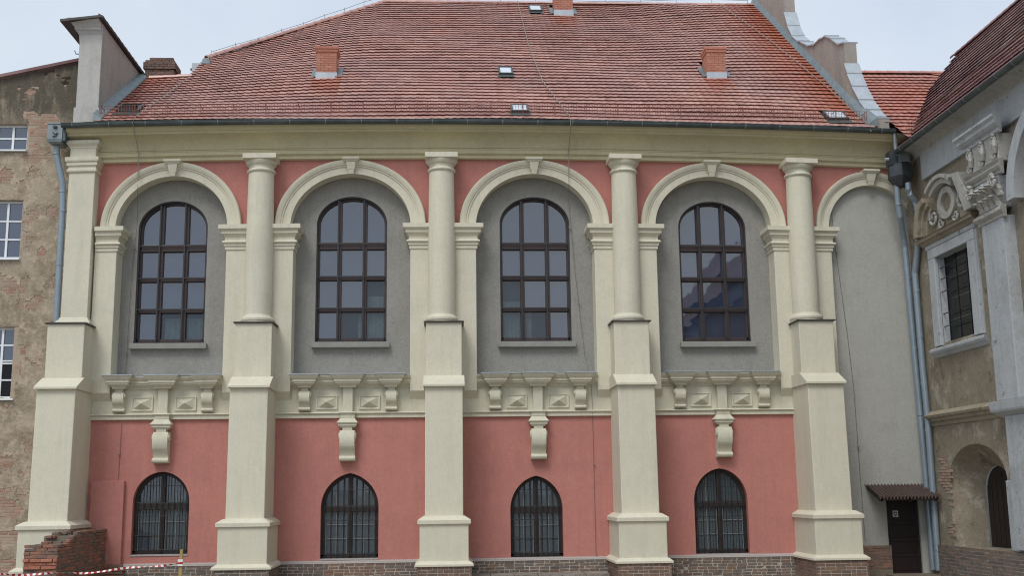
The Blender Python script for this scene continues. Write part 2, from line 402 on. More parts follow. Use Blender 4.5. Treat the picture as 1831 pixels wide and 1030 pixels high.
# upper pink spandrel wall and grey panels
for i, (cx, wi, jl, jr, wo) in enumerate(BAY):
    x0 = -9.95 if i == 0 else (BAY[i-1][3]+BAY[i][2])/2; x1 = (BAY[i][3]+(BAY[i+1][2] if i < 3 else 10.9))/2
    arc = ell(cx, SPR, wi, RIN)
    u = MB(); arch_wall(u, x0, x1, 8.9, 11.3, 8.9, arc, 0, YG, 0, 1, False)
    u.build('spandrel_wall', ['pink', 'cream'], hall, warp=True)
UPWIN = [(-7.67, .955, 5.92, 9.26, 10.07), (-2.685, .99, 5.93, 9.32, 10.13), (2.50, 1.0, 5.92, 9.32, 10.12), (7.63, .98, 5.89, 9.26, 10.05)]
for i, (cx, w, zb, zs, zt) in enumerate(UPWIN):
    jl, jr = BAY[i][2], BAY[i][3]
    gm = MB(); arch_wall(gm, jl-.25, jr+.25, 4.85, 11.1, zb, ell(cx, zs, w, zt-zs), YG, .22)
    gm.build('window_wall', 'grey', hall, warp=True)
# piers with chamfered feet, imposts
imp = [(0, 8.46), (.03, 8.48), (.03, 8.56), (.06, 8.58), (.06, 8.64), (.09, 8.65), (.11, 8.68), (.09, 8.72), (.04, 8.74), (.04, 8.83), (.09, 8.90), (.13, 8.92), (.13, 9.0), (.17, 9.03), (.2, 9.05), (.2, 9.17), (0, 9.2)]
for i, (a, b) in enumerate(PIER):
    p = MB()
    foot = [(YP, 4.52), (.0, 4.26), (YG+.02, 4.26), (YG+.02, 9.18), (YP, 9.18)]
    p.prism_yz(foot, a, b); p.build('pier', 'cream', hall, warp=True, bevel=.015)
    c = COLX[i]
    if i > 0: MB().mould(imp, a, c-.3, YP, YG, right=False).build('impost', 'cream', hall, warp=True)
    MB().mould(imp, (c+.3 if i > 0 else a+.02), b, YP, YG, left=False).build('impost', 'cream', hall, warp=True)
# archivolts with keystones
for cx, wi, wo, a1 in [(b[0], b[1], b[4], 0) for b in BAY]+[(12.2, 1.29, 1.67, 35)]:
    prof = [(0, YG-.02), (0, -.07), (.5, -.07), (.52, -.1), (.6, -.1), (.64, -.13), (.8, -.16), (.94, -.17), (1, -.14), (1, .02)]
    rings = []
    n = 48
    for k in range(n+1):
        a = R(lerp(180, a1, k/n)); r = []
        for t, y in prof:
            w = lerp(wi, wo, t); h = lerp(RIN, ROUT, t) if wi > 1.4 else lerp(1.38, 1.78, t)
            r.append((cx+w*math.cos(a), y, SPR-.02+h*math.sin(a)))
        rings.append(r)
    mb = MB(); mb.sweep(rings, False); mb.build('archivolt', 'cream', hall, warp=True)
    zt = SPR-.02+(ROUT if wi > 1.4 else 1.78)
    ks = MB()
    ks.hexa([(cx-.10,-.2,zt-.31),(cx+.10,-.2,zt-.31),(cx+.10,0,zt-.31),(cx-.10,0,zt-.31)],
            [(cx-.135,-.25,zt-.09),(cx+.135,-.25,zt-.09),(cx+.135,0,zt-.09),(cx-.135,0,zt-.09)])
    ks.hexa([(cx-.07,-.17,zt-.43),(cx+.07,-.17,zt-.43),(cx+.07,0,zt-.43),(cx-.07,0,zt-.43)],
            [(cx-.088,-.2,zt-.311),(cx+.088,-.2,zt-.311),(cx+.088,0,zt-.311),(cx-.088,0,zt-.311)])
    ks.mould([(0, zt-.089), (.03, zt-.08), (.06, zt-.04), (.09, zt-.02), (.09, zt+.04), (0, zt+.05)], cx-.15, cx+.15, -.22, 0)
    ks.build('keystone', 'cream', hall, warp=True, bevel=.008)
# main cornice
corn = [(.06, 11.10), (.12, 11.12), (.12, 11.2), (.15, 11.22), (.2, 11.24), (.2, 11.34), (.22, 11.35), (.22, 11.37), (.12, 11.40)]
for k in range(9):
    a = R(90*k/8); corn.append((.14+.38*(1-math.cos(a)), 11.42+.34*math.sin(a)))
corn += [(.56, 11.77), (.56, 11.82), (.6, 11.83), (.66, 11.87), (.7, 11.93), (.71, 11.97), (.0, 11.98)]
N = 44; xs = [lerp(-10.42, 13.35, i/N) for i in range(N+1)]
rings = [[(x, -p, z) for p, z in corn]+[(x, .05, 11.98), (x, .05, 11.1)] for x in xs]
MB().sweep(rings, True).build('cornice', 'cornice', hall, warp=True)
# return of the cornice over the corner pilaster
MB().mould([(0, 11.44), (.02, 11.46), (.02, 11.5), (.07, 11.55), (.09, 11.57), (.09, 11.66), (0, 11.68)], -10.36, -9.66, -.42, 0).build('cornice_return', 'cream', hall, warp=True)
# columns (engaged) and corner pilaster
for i, c in enumerate(COLX):
    cm = MB()
    if i == 0:
        cm.box(-10.36, -9.66, -.42, .05, 6.5, 11.5)
        cm.build('pilaster', 'cream', hall, warp=True, bevel=.015)
        MB().mould([(0, 10.74), (.03, 10.75), (.05, 10.78), (.05, 10.84), (.02, 10.86), (.02, 10.92), (.06, 10.95), (.06, 11.04), (.09, 11.06), (.1, 11.1), (.1, 11.18), (0, 11.2)], -10.36, -9.66, -.42, .05).build('pilaster_capital', 'cream', hall, warp=True)
        MB().mould([(.1, 6.3), (.1, 6.4), (.08, 6.44), (.04, 6.46), (.02, 6.52), (0, 6.54)], -10.36, -9.66, -.42, .05).build('pilaster_base', 'cream', hall, warp=True)
        continue
    cy = -.3
    prof = [(.365, 6.56), (.372, 7.5), (.37, 8.5), (.36, 9.6), (.35, 10.5), (.345, 10.66)]
    cm.lathe(prof, c, cy, 32); co = cm.build('column', 'cream', hall, warp=True, smooth=True)
    cap = MB().lathe([(.345, 10.62), (.37, 10.63), (.395, 10.66), (.395, 10.69), (.37, 10.72), (.345, 10.73), (.345, 10.8), (.36, 10.83), (.40, 10.86), (.43, 10.92), (.44, 10.97), (.3, 10.98)], c, cy, 32)
    cap.build('capital', 'cream', hall, warp=True)
    MB().box(c-.455, c+.455, cy-.455, .05, 10.97, 11.11).build('abacus', 'cream', hall, warp=True, bevel=.01)
    MB().lathe([(.3, 6.34), (.43, 6.34), (.43, 6.38), (.45, 6.42), (.45, 6.47), (.42, 6.52), (.38, 6.54), (.36, 6.60)], c, cy, 32).build('column_base', 'cream', hall, warp=True)
    for nm in ('column', 'capital', 'column_base'): pass
# buttresses
for i, c in enumerate(COLX):
    cc = [-10.02, -5.13, -.09, 4.98, 10.07][i]
    b = MB()
    b.box(cc-.48, cc+.48, -.95, .02, 4.7, 6.29)                       # pedestal
    bt = b.build('buttress', 'cream', hall, bevel=.02)
    MB().hexa([(cc-.49,-1.5,1.05),(cc+.49,-1.5,1.05),(cc+.49,.02,1.05),(cc-.49,.02,1.05)],
              [(cc-.49,-1.42,4.56),(cc+.49,-1.42,4.56),(cc+.49,.02,4.56),(cc-.49,.02,4.56)]).build('shaft', 'cream', bt, bevel=.02)
    MB().hexa([(cc-.54,-1.52,4.52),(cc+.54,-1.52,4.52),(cc+.54,.0,4.52),(cc-.54,.0,4.52)],
              [(cc-.54,-1.52,4.57),(cc+.54,-1.52,4.57),(cc+.54,.0,4.57),(cc-.54,.0,4.57)]).add(
              [(cc-.54,-1.52,4.57),(cc+.54,-1.52,4.57),(cc+.54,-.93,4.86),(cc-.54,-.93,4.86),(cc-.54,0,4.86),(cc+.54,0,4.86),(cc-.54,0,4.57),(cc+.54,0,4.57)],
              [(0,1,2,3),(3,2,5,4),(0,3,4,6),(1,7,5,2)]).build('offset_cap', 'cream', bt)
    MB().box(cc-.62, cc+.62, -1.75, .02, .02, 1.02).build('base', 'cream', bt, bevel=.02)
    MB().mould([(-.02, .96), (.02, .98), (.055, 1.0), (.055, 1.09), (.03, 1.11), (-.10, 1.19), (-.2, 1.2)], cc-.62, cc+.62, -1.75, .03).build('base_cap', 'cream', bt)
    MB().mould([(0, .08), (.03, .07), (.12, .0), (.12, -.05), (0, -.06)], cc-.62, cc+.62, -1.75, .03).build('base_skirt', 'cream', bt)
    MB().mould([(.05, 6.285), (.06, 6.29), (.06, 6.315), (.0, 6.33)], cc-.48, cc+.48, -.95, 0).build('pedestal_cap', 'cap_metal', bt)
# ledge under the upper windows
led = [(0, 4.46), (.03, 4.46), (.03, 4.52), (.05, 4.53), (.07, 4.56), (.12, 4.62), (.14, 4.62), (.14, 4.68), (.17, 4.69), (.17, 4.76), (.17, 4.775), (.19, 4.79), (.23, 4.87), (.25, 4.92), (.25, 4.95), (0, 4.965)]
led = [(p, 4.62+(z-4.46)*(.33/.49) if z < 4.95 else z) for p, z in led]
for i, (cx, wi, jl, jr, wo) in enumerate(BAY):
    a = PIER[i][0] if i else -9.6
    x0, x1 = COLX[i]+.3, COLX[i+1]-.3
    bd = MB().box(x0, x1, -.035, YG+.03, 3.9, 4.955).build('frieze_band', 'cream_band', hall)
    MB().mould(led, jl+.0, jr-.0, -.035, YG, left=False, right=False).build('ledge_cornice', 'cream_band', bd)
    for dx, w in ((-1.16, .135), (0, .19), (1.16, .135)):
        l = max(cx+dx-w, jl+.02)
        MB().mould(led, cx+dx-w, cx+dx+w, -.26, 0).build('ledge_ressaut', 'cream_band', bd)
        MB().mould([(.25, 4.951), (.275, 4.955), (.275, 4.975), (.0, 4.985)], cx+dx-w, cx+dx+w, -.26, 0).build('flashing', 'zinc_pale', bd)
    MB().box(jl+.01, jr-.01, -.30, YG, 4.962, 4.974).build('flashing', 'zinc_pale', bd)
    # string course with a small ressaut
    st = [(0, 3.80), (.05, 3.81), (.05, 3.90), (.08, 3.91), (.1, 3.935), (.08, 3.96), (.0, 3.97)]
    MB().mould(st, x0, x1, -.03, 0, left=False, right=False).build('string_course', 'cream_band', bd)
    MB().mould(st, cx-.14, cx+.14, -.19, 0).build('string_ressaut', 'cream_band', bd)
    MB().box(cx-.13, cx+.13, -.2, 0, 3.95, 4.64).build('panel_strip', 'cream_band', bd, bevel=.008)
    for dx in (-.575, .575):                                     # faceted panels
        px = cx+dx; pm = MB()
        o = [(px-.285, 4.04), (px+.285, 4.04), (px+.285, 4.42), (px-.285, 4.42)]
        f_ = [(px-.255, 4.07), (px+.255, 4.07), (px+.255, 4.39), (px-.255, 4.39)]
        k_ = [(px-.235, 4.09), (px+.235, 4.09), (px+.235, 4.37), (px-.235, 4.37)]
        vs_ = [(x,-.034,z) for x,z in o]+[(x,-.075,z) for x,z in o]+[(x,-.075,z) for x,z in f_]+[(x,-.045,z) for x,z in k_]+[(px,-.21,4.235)]
        fs_ = []
        for q in range(4):
            r_ = (q+1) % 4
            fs_ += [(q, r_, 4+r_, 4+q), (4+q, 4+r_, 8+r_, 8+q), (8+q, 8+r_, 12+r_, 12+q), (12+q, 12+r_, 16)]
        pm.add(vs_, fs_).build('faceted_panel', 'cream_band', bd)
    def console(px, zt, h, w, dmax, name, neck):
        s = MB(); pr = []
        # side profile of the scroll: bulging top, tapering belly
        n = 16
        for k in range(n+1):
            t = k/n
            d = dmax*(.35+.65*math.sin(math.pi*min(1, .18+t*.92))**.8) if t < .95 else dmax*.42
            if t > .6: d = lerp(d, dmax*.45, (t-.6)/.4)
            pr.append((-.03-d, zt-h*t))
        poly = pr+[(.0, zt-h), (.0, zt)]
        s.prism_yz(poly, px-w/2, px+w/2)
        o = s.build(name, 'cream_band', bd, bevel=.008)
        MB().box(px-neck/2, px+neck/2, -.03-dmax*.7, 0, zt, zt+.09).build('console_neck', 'cream_band', bd, bevel=.006)
        for sx in (-1, 1):
            v = MB()
            rr = h*.14; yc = -.03-dmax*.52; zc = zt-h*.2
            ring = [[(px+sx*(w/2+e), yc+rr*q*math.cos(2*math.pi*k/14), zc+rr*q*math.sin(2*math.pi*k/14)) for k in range(14)] for e, q in ((-.01, 1), (.02, 1), (.035, .75), (.035, .2))]
            v.sweep(ring, True); v.build('volute', 'cream_band', bd)
        # rolled foot
        f = MB(); rr = h*.095; yc = -.03-dmax*.4; ring = []
        for x in (px-w/2-.012, px+w/2+.012):
            ring.append([(x, yc+rr*1.3*math.cos(2*math.pi*k/12), zt-h+.01+rr*math.sin(2*math.pi*k/12)) for k in range(12)])
        f.sweep(ring, True); f.box(px-w/2-.01, px+w/2+.01, yc, 0, zt-h-rr*.9, zt-h+rr*.9)
        f.build('scroll_foot', 'cream_band', bd)
    for dx in (-1.17, 1.17): console(cx+dx, 4.53, .49, .29, .25, 'small_console', .2)
    # large console below the string course
    zc = 3.8
    MB().mould([(-.03, 3.53), (0, 3.54), (.02, 3.57), (.05, 3.585), (.05, 3.63), (.07, 3.64), (.09, 3.67), (.075, 3.69), (.02, 3.76), (.0, 3.8)], cx-.19, cx+.19, -.25, 0).build('console_capital', 'cream_band', bd)
    console(cx-.0, 3.46, .76, .4, .32, 'large_console', .26)

# upper windows: arched brown frames, mullions, transoms, twelve panes each
def clip_arc(poly_x0, poly_x1, z0, cx, zs, w, h, n=10):
    L = [(poly_x0, z0), (poly_x1, z0)]
    for k in range(n+1):
        x = lerp(poly_x1, poly_x0, k/n); q = max(0, 1-((x-cx)/w)**2)
        L.append((x, max(z0+.01, zs+h*math.sqrt(q))))
    return L
for i, (cx, w, zb, zs, zt) in enumerate(UPWIN):
    h = zt-zs; yf = YG+.16; wn = bpy.data.objects.new('arched_window', None)
    def path(d): return [(cx-w+d, zb+d)]+ell(cx, zs, w-d, h-d)+[(cx+w-d, zb+d)]
    fr = MB(); band_path(fr, path(0), path(.08), yf, yf+.12)
    fr.box(cx-w, cx+w, yf, yf+.12, zb, zb+.14)
    wn = fr.build('arched_window', 'frame', hall, warp=True)
    of = MB(); band_path(of, path(-.02), path(.035), YG+.05, YG+.09)
    of.box(cx-w, cx+w, YG+.05, YG+.09, zb, zb+.04); of.build('outer_frame', 'dark_frame', wn, warp=True)
    mxs = [cx-w*.36, cx+w*.36]; tz = [zb+.94, zb+1.85, zb+2.79]
    for x in mxs:
        zt_ = zs+h*math.sqrt(max(0, 1-((x-cx)/w)**2))-.03
        MB().box(x-.062, x+.062, yf-.02, yf+.1, zb+.1, zt_).build('mullion', 'frame', wn, warp=True, bevel=.01)
        MB().box(x-.02-.03, x+.02-.03, YG+.05, YG+.085, zb+.02, zt_).build('outer_bar', 'dark_frame', wn, warp=True)
    for k, z in enumerate(tz):
        t_ = .105 if k == 2 else .06
        MB().box(cx-w+.06, cx+w-.06, yf-.03, yf+.095, z-t_, z+t_).build('transom', 'frame', wn, warp=True, bevel=.012)
        MB().box(cx-w+.03, cx+w-.03, YG+.052, YG+.087, z+t_*.3, z+t_*.3+.035).build('outer_bar', 'dark_frame', wn, warp=True)
    vx = [cx-w+.07, mxs[0]-.05, mxs[0]+.05, mxs[1]-.05, mxs[1]+.05, cx+w-.07]
    vz = [zb+.12, tz[0]-.06, tz[0]+.06, tz[1]-.06, tz[1]+.06, tz[2]-.1]
    for a in range(3):
        for b_ in range(3):
            e = [yf+.07+random.uniform(0, .012) for _ in range(3)]; e.append(e[0]+e[2]-e[1]); xa, xb, za, zb2 = vx[2*a], vx[2*a+1], vz[2*b_], vz[2*b_+1]
            pm = MB().hexa([(xa,e[0],za),(xb,e[1],za),(xb,e[1]+.008,za),(xa,e[0]+.008,za)], [(xa,e[3],zb2),(xb,e[2],zb2),(xb,e[2]+.008,zb2),(xa,e[3]+.008,zb2)])
            clear = (i, a, b_) in ((0,1,0), (0,2,0), (1,1,0), (1,2,0), (1,2,1), (2,0,0), (2,1,0), (2,0,1))
            pm.build('pane', 'glass_clear' if clear else 'glass', wn, warp=True)
        pm = MB().prism_xz(clip_arc(vx[2*a], vx[2*a+1], tz[2]+.1, cx, zs, w-.06, h-.06), yf+.07, yf+.078)
        pm.build('pane', 'glass', wn, warp=True)
        # sash beads around the panes
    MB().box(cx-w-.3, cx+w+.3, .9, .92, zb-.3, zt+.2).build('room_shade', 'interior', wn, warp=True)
    if i in (1, 2, 0):
        cu = MB(); nn = 46; xa, xb = {0: (cx-w*.2, cx+w), 1: (cx+.18*w, cx+w), 2: (cx-w, cx-.1*w)}[i]
        cu.sweep([[(lerp(xa, xb, k/nn), .68+.015*math.sin(k*1.1), z) for k in range(nn+1)] for z in (zb+.05, zb+{0: .75, 1: 1.35, 2: 1.2}[i])], False); cu.build('curtain', 'curtain', wn)
    s = MB().box(cx-w-.08, cx+w+.1, YG-.17, YG+.1, zb-.16, zb-.005); s.build('window_sill', 'grey', wn, bevel=.012)
    sk = MB()
    for k in range(60):
        x = lerp(cx-w, cx+w, (k+.5)/60); sk.box(x-.004, x+.004, YG-.05, YG-.042, zb-.004, zb+.09)
    sk.build('bird_spikes', 'iron', wn)

# lower windows: old wood frame, glazing bars, iron grille
for i, (cx, w, zb, zs, zt, tm) in enumerate(LOWIN):
    h = zt-zs; yf = .2
    def lp(d): return [(cx-w+d, zb+(d if d > 0 else 0))]+pointed(cx, zs, w-d, h-d, tm)+[(cx+w-d, zb+(d if d > 0 else 0))]
    fr = MB(); band_path(fr, lp(-.01), lp(.1), yf, yf+.1); fr.box(cx-w, cx+w, yf, yf+.1, zb, zb+.1)
    wn = fr.build('grilled_window', 'old_wood', hall)
    MB().box(cx-.06, cx+.06, yf-.03, yf+.09, zb+.05, zt-.05).build('mullion', 'old_wood', wn, bevel=.01)
    ztr = zb+.58*(zt-zb)
    MB().box(cx-w+.05, cx+w-.05, yf-.035, yf+.085, ztr-.085, ztr+.085).build('transom', 'old_wood', wn, bevel=.01)
    arcp = pointed(cx, zs, w-.07, h-.07, tm)
    def archz(x):
        for a, b in zip(arcp, arcp[1:]):
            if a[0] <= x <= b[0]: return lerp(a[1], b[1], (x-a[0])/max(1e-6, b[0]-a[0]))
        return zs
    for sx in (-1, 1):
        xa, xb = (cx-w+.08, cx-.05) if sx < 0 else (cx+.05, cx+w-.08)
        MB().box(xa, xb, yf+.06, yf+.066, zb+.08, ztr-.05).build('pane', 'glass_low', wn)
        L = [(xa, ztr+.05), (xb, ztr+.05)]+[(lerp(xb, xa, k/8), archz(lerp(xb, xa, k/8))) for k in range(9)]
        MB().prism_xz(L, yf+.06, yf+.066).build('pane', 'glass_low', wn)
        # sash and glazing bars
        sb = MB(); t_ = .018
        for z in (lerp(zb+.1, ztr-.06, .36), lerp(zb+.1, ztr-.06, .68)): sb.box(xa+.03, xb-.03, yf+.03, yf+.055, z-t_/2, z+t_/2)
        xm = (xa+xb)/2; sb.box(xm-t_/2, xm+t_/2, yf+.032, yf+.057, zb+.1, ztr-.06); sb.box(xm-t_/2, xm+t_/2, yf+.032, yf+.057, ztr+.06, archz(xm)-.01)
        for x in (xa+.035, xb-.035): sb.box(x-t_/2, x+t_/2, yf+.034, yf+.059, zb+.1, ztr-.06)
        sb.build('glazing_bars', 'white_bar', wn)
    if i in (0, 2):
        cu = MB(); n = 40; xa, xb = (cx-w+.08, cx+w-.08) if i == 0 else (cx-w+.08, cx-.04)
        cu.sweep([[(lerp(xa, xb, k/n), .42+.008*math.sin(k*.5), z) for k in range(n+1)] for z in (zb, ztr)], False); cu.build('curtain', 'curtain', wn)
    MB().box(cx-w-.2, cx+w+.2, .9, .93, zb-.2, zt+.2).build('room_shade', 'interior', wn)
    nb = 9
    for k in range(nb):
        x = lerp(cx-w+.1, cx+w-.1, k/(nb-1))
        MB().tube([(x, yf-.09, zb-.02), (x, yf-.09, archz(x)-.02)], .0125, 6).build('grille_bar', 'iron', wn)
    for z in (zb+.12, zb+.5, zb+1.0, zb+1.35, zb+1.8):
        half = w-.02
        if z > zs:
            half = max(x-cx for x, zz in arcp if zz >= z) if any(zz >= z for x, zz in arcp) else .3
        MB().tube([(cx-half, yf-.1, z), (cx+half, yf-.1, z)], .009, 6).build('grille_bar', 'iron', wn)
    MB().box(cx-w, cx+w, -.02, .2, zb-.035, zb+.003).build('window_sill', 'strip', wn)

# mortar strip and brick plinth
BR = MB().box(-.125, .125, -.05, .05, -.033, .033)
def brick_mesh(name, l, hgt, d, mat, seed):
    rnd = random.Random(seed); me = bpy.data.meshes.new(name); bm = bmesh.new()
    bmesh.ops.create_cube(bm, size=1)
    for v in bm.verts:
        v.co = Vector((v.co.x*l*(1+rnd.uniform(-.02,.02)), v.co.y*d*(1+rnd.uniform(-.04,.04)), v.co.z*hgt*(1+rnd.uniform(-.07,.07))))
    bmesh.ops.bevel(bm, geom=list(bm.edges), offset=.006, segments=1, affect='EDGES')
    bm.to_mesh(me); bm.free(); me.materials.append(M[mat]); return me
BM = {k: [brick_mesh('brick', .25, .066, .1, k, s) for s in range(4)] for k in ('brick_grey', 'brick_brown', 'brick_red', 'brick_orange', 'brick_house')}
BH = {k: [brick_mesh('brick', .12, .066, .1, k, s+20) for s in range(4)] for k in ('brick_grey', 'brick_brown', 'brick_red', 'brick_orange', 'brick_house')}
def put_brick(parent, mat, x, y, z, half=False, rz=0, jit=.006, off=None, sx=1):
    o = bpy.data.objects.new('brick', random.choice((BH if half else BM)[mat])); COL.objects.link(o); o.parent = parent
    p = Vector((x, y, z))
    if parent.name in ROOT: p = p-ROOT[parent.name]
    o.location = p+Vector((random.uniform(-jit, jit), random.uniform(-jit, jit), random.uniform(-jit, jit)*.5))
    o.rotation_euler = (random.uniform(-.02,.02), random.uniform(-.012,.012), rz+random.uniform(-.02,.02)); o.scale = (sx, 1, 1)
    return o
for i in range(4):
    x0, x1 = [-8.5, -4.5, .55, 5.62][i], [-5.77, -.73, 4.34, 9.43][i]
    pl = MB().box(x0, x1, -.105, .1, -.7, .005).build('plinth', 'mortar', hall)
    MB().hexa([(x0,-.12,-.035),(x1,-.12,-.035),(x1,.02,-.035),(x0,.02,-.035)], [(x0,-.1,-.005),(x1,-.1,-.005),(x1,.02,.045),(x0,.02,.045)]).build('plinth_coping', 'strip', pl)
    for r in range(7 if i == 3 else 5 if i == 2 else 6):
        z = -.075-r*.078; x = x0+.02+(.0 if r % 2 else -.12)
        while x < x1-.05:
            half = random.random() < .22; l = .12 if half else .25
            a, b = max(x, x0+.01), min(x+l, x1-.01)
            if b-a > .06:
                mt = 'brick_grey'
                if (i == 1 and -3.4 < x < -1.8) : mt = 'brick_brown'
                elif random.random() < .1: mt = 'brick_brown'
                put_brick(pl, mt, (a+b)/2, -.062, z, half, sx=(b-a)/l)
            x += l+.017
def brick_courses(mb, x0, x1, y, z0, rows, seed, axis='x', hgt=.066, gap=.016, proud=.01):
    """joined courses on a face (front when axis is x, side when y)"""
    rnd = random.Random(seed)
    for r in range(rows):
        z = z0-r*(hgt+gap); x = x0-(.13 if r % 2 else 0)
        while x < x1:
            l = .12 if rnd.random() < .3 else .25
            a, b = max(x, x0), min(x+l, x1)
            if b-a > .04:
                e = proud+rnd.uniform(-.004, .004); zz = z+rnd.uniform(-.004, .004); k = .006
                if axis == 'x': mb.hexa([(a,y-e+k,zz-hgt),(b,y-e+k,zz-hgt),(b,y+.03,zz-hgt),(a,y+.03,zz-hgt)], [(a,y-e,zz),(b,y-e,zz),(b,y+.03,zz),(a,y+.03,zz)])
                else:
                    s = 1 if proud > 0 else -1
                    mb.hexa([(y+e,a,zz-hgt),(y+e,b,zz-hgt),(y-.03*s,b,zz-hgt),(y-.03*s,a,zz-hgt)], [(y+e,a,zz),(y+e,b,zz),(y-.03*s,b,zz),(y-.03*s,a,zz)])
                mb.tint += [rnd.random()]*6 if False else [rnd.random()]*6
            x += l+gap
for i in range(5):
    cc = [-10.02, -5.13, -.09, 4.98, 10.07][i]
    pl = MB().box(cc-.68, cc+.68, -1.82, .02, -.7, -.045).build('buttress_plinth', 'mortar', hall)
    mb = MB(); brick_courses(mb, cc-.69, cc+.69, -1.82, -.06, 6, 100+i)
    brick_courses(mb, -1.84, -.05, cc+.68, -.06, 6, 200+i, 'y'); brick_courses(mb, -1.84, -.05, cc-.68, -.06, 6, 300+i, 'y', proud=-.01)
    for q in range(len(mb.tint)): mb.tint[q] = mb.tint[q]
    tt = []
    for q in range(0, len(mb.tint), 6): tt += [random.random()]*6
    mb.tint = tt
    mb.build('brick_courses', 'brick_brown' if i in (2, 3, 4) else 'brick_grey', pl, kind='stuff')

# bay at the right end: pale grey wall, door and its lean-to roof
YR = .12
rb = MB(); q = lambda a, b, c, d: rb.add([(a,YR,c),(b,YR,c),(b,YR,d),(a,YR,d)], [(0,1,2,3)])
q(10.4, 12.09, -.6, 1.52); q(13.0, 13.4, -.6, 1.52)
for k in range(8): q(10.4, 13.4, lerp(1.52, 11.1, k/8), lerp(1.52, 11.1, (k+1)/8))
for x in (12.09, 13.0): rb.add([(x,YR,-.6),(x,YR+.2,-.6),(x,YR+.2,1.52),(x,YR,1.52)], [(0,1,2,3)])
rb.add([(12.09,YR,1.52),(13.0,YR,1.52),(13.0,YR+.2,1.52),(12.09,YR+.2,1.52)], [(0,1,2,3)])
rb.build('end_wall', 'pale_grey', hall, warp=True)
u = MB(); arch_wall(u, 10.0, 13.4, 8.9, 11.3, 8.9, ell(12.2, SPR-.02, 1.3, 1.38, 180, 22), 0, YR+.01, 0, 1, False); u.build('spandrel_wall', ['pink', 'cream'], hall, warp=True)
dr = MB().box(12.1, 12.99, YR+.09, YR+.15, -.56, 1.5).build('door', 'door_wood', hall)
for k in range(4):
    z0 = [-.54, -.06, .36, .82][k]; z1 = [-.1, .32, .78, 1.46][k]
    MB().box(12.17, 12.92, YR+.075, YR+.1, z0+.05, z1-.05).build('door_panel', 'door_wood', dr, bevel=.015)
for k, z in enumerate((-.08, .34, .8)): MB().box(12.12, 12.97, YR+.07, YR+.1, z-.045, z+.045).build('door_rail', 'door_wood', dr, bevel=.008)
for x in (12.13, 12.96): MB().box(x-.035, x+.035, YR+.068, YR+.1, -.55, 1.5).build('door_stile', 'door_wood', dr, bevel=.008)
MB().box(12.28, 12.43, YR+.055, YR+.062, .96, 1.13).build('sign', 'sign_white', dr)
MB().prism_xz([(12.305,1.1),(12.405,1.1),(12.405,1.03),(12.39,1.0),(12.355,.975),(12.32,1.0),(12.305,1.03)], YR+.049, YR+.0545).build('sign_shield', 'sign_black', dr)
MB().box(12.33, 12.38, YR+.044, YR+.0485, 1.02, 1.07).build('sign_emblem', 'sign_white', dr)
MB().tube([(12.16, YR+.07, .42), (12.16, YR+.0, .42), (12.23, YR+.0, .42)], .012, 6).build('handle', 'iron', dr)
MB().box(11.9, 13.25, -.6, .4, -.75, -.56).build('door_step', 'mortar_dark', hall)
aw = MB(); n = 160
def cor(k): return .042*math.cos(k/n*2*math.pi*18)
rings = []
for (xa, xb, y, z) in ((11.52, 13.22, YR, 1.83), (11.52, 13.22, YR-.98, 1.5)):
    rings.append([(lerp(xa, xb, k/n), y, z+cor(k)) for k in range(n+1)])
for (xa, xb, y, z) in ((11.52, 13.22, YR-.98, 1.485), (11.52, 13.22, YR, 1.815)):
    rings.append([(lerp(xa, xb, k/n), y, z+cor(k)) for k in range(n+1)])
aw.sweep(rings, False)
awn = aw.build('awning', 'awning', hall) if 'awning' in M else None
M['awning'] = brick_mat('rusty_corrugated_sheet', [lin(72,54,49), lin(78,58,52)], .6, .4, .7, lin(48,38,36))
if awn is None: awn = aw.build('awning', 'awning', hall)
for x in (11.62, 12.4, 13.1): MB().hexa([(x-.03,YR,1.71),(x+.03,YR,1.71),(x+.03,YR-.93,1.39),(x-.03,YR-.93,1.39)], [(x-.03,YR,1.79),(x+.03,YR,1.79),(x+.03,YR-.93,1.465),(x-.03,YR-.93,1.465)]).build('rafter', 'old_wood', awn)
MB().box(11.55, 13.18, YR-.93, YR-.87, 1.42, 1.475).build('purlin', 'old_wood', awn)
dp = MB().box(11.3, 12.1, -.022, YR+.06, -.7, .2).build('plinth', 'mortar_dark', hall)
for r in range(8):
    z = .16-r*.078; x = 11.31-(.12 if r % 2 else 0)
    while x < 12.1:
        a, b = max(x, 11.3), min(x+.25, 12.1)
        if b-a > .06: put_brick(dp, 'brick_brown' if random.random() < .6 else 'brick_red', (a+b)/2, .02, z, sx=(b-a)/.25)
        x += .262

# ------------------------------------------------------------------ hall roof
def s_of(x):
    if x < -2: t = min(1, (-2-x)/7.7); return .75-.09*t*t*(3-2*t)
    if x > 5: t = min(1, (x-5)/7); return .75+.045*t*t*(3-2*t)
    return .75
def zroof(x, y): return 12.07-.0014*(x-.5)**2+s_of(x)*(y+.75)
def xl_of(y):
    if y < 3.6: return -9.66
    if y < 5.8: return -8.1
    return -8.1+(y-5.8)*5.72/5.16
YTOP = 10.96
def ytop(x): return YTOP if x < 4 else YTOP-.95*((x-4)/8.1)
XR = 12.12
dk = MB(); NY = 40; NX = 40; rows_ = []
for j in range(NY+1):
    y = lerp(-.8, YTOP, j/NY); rows_.append([(lerp(xl_of(y), XR, i/NX), y) for i in range(NX+1)])
rg = [[(x, min(y, ytop(x)), zroof(x, min(y, ytop(x)))-.05) for x, y in r] for r in rows_]
dk.sweep(rg, False)
roof = dk.build('roof', 'deck', hall, clean=False)
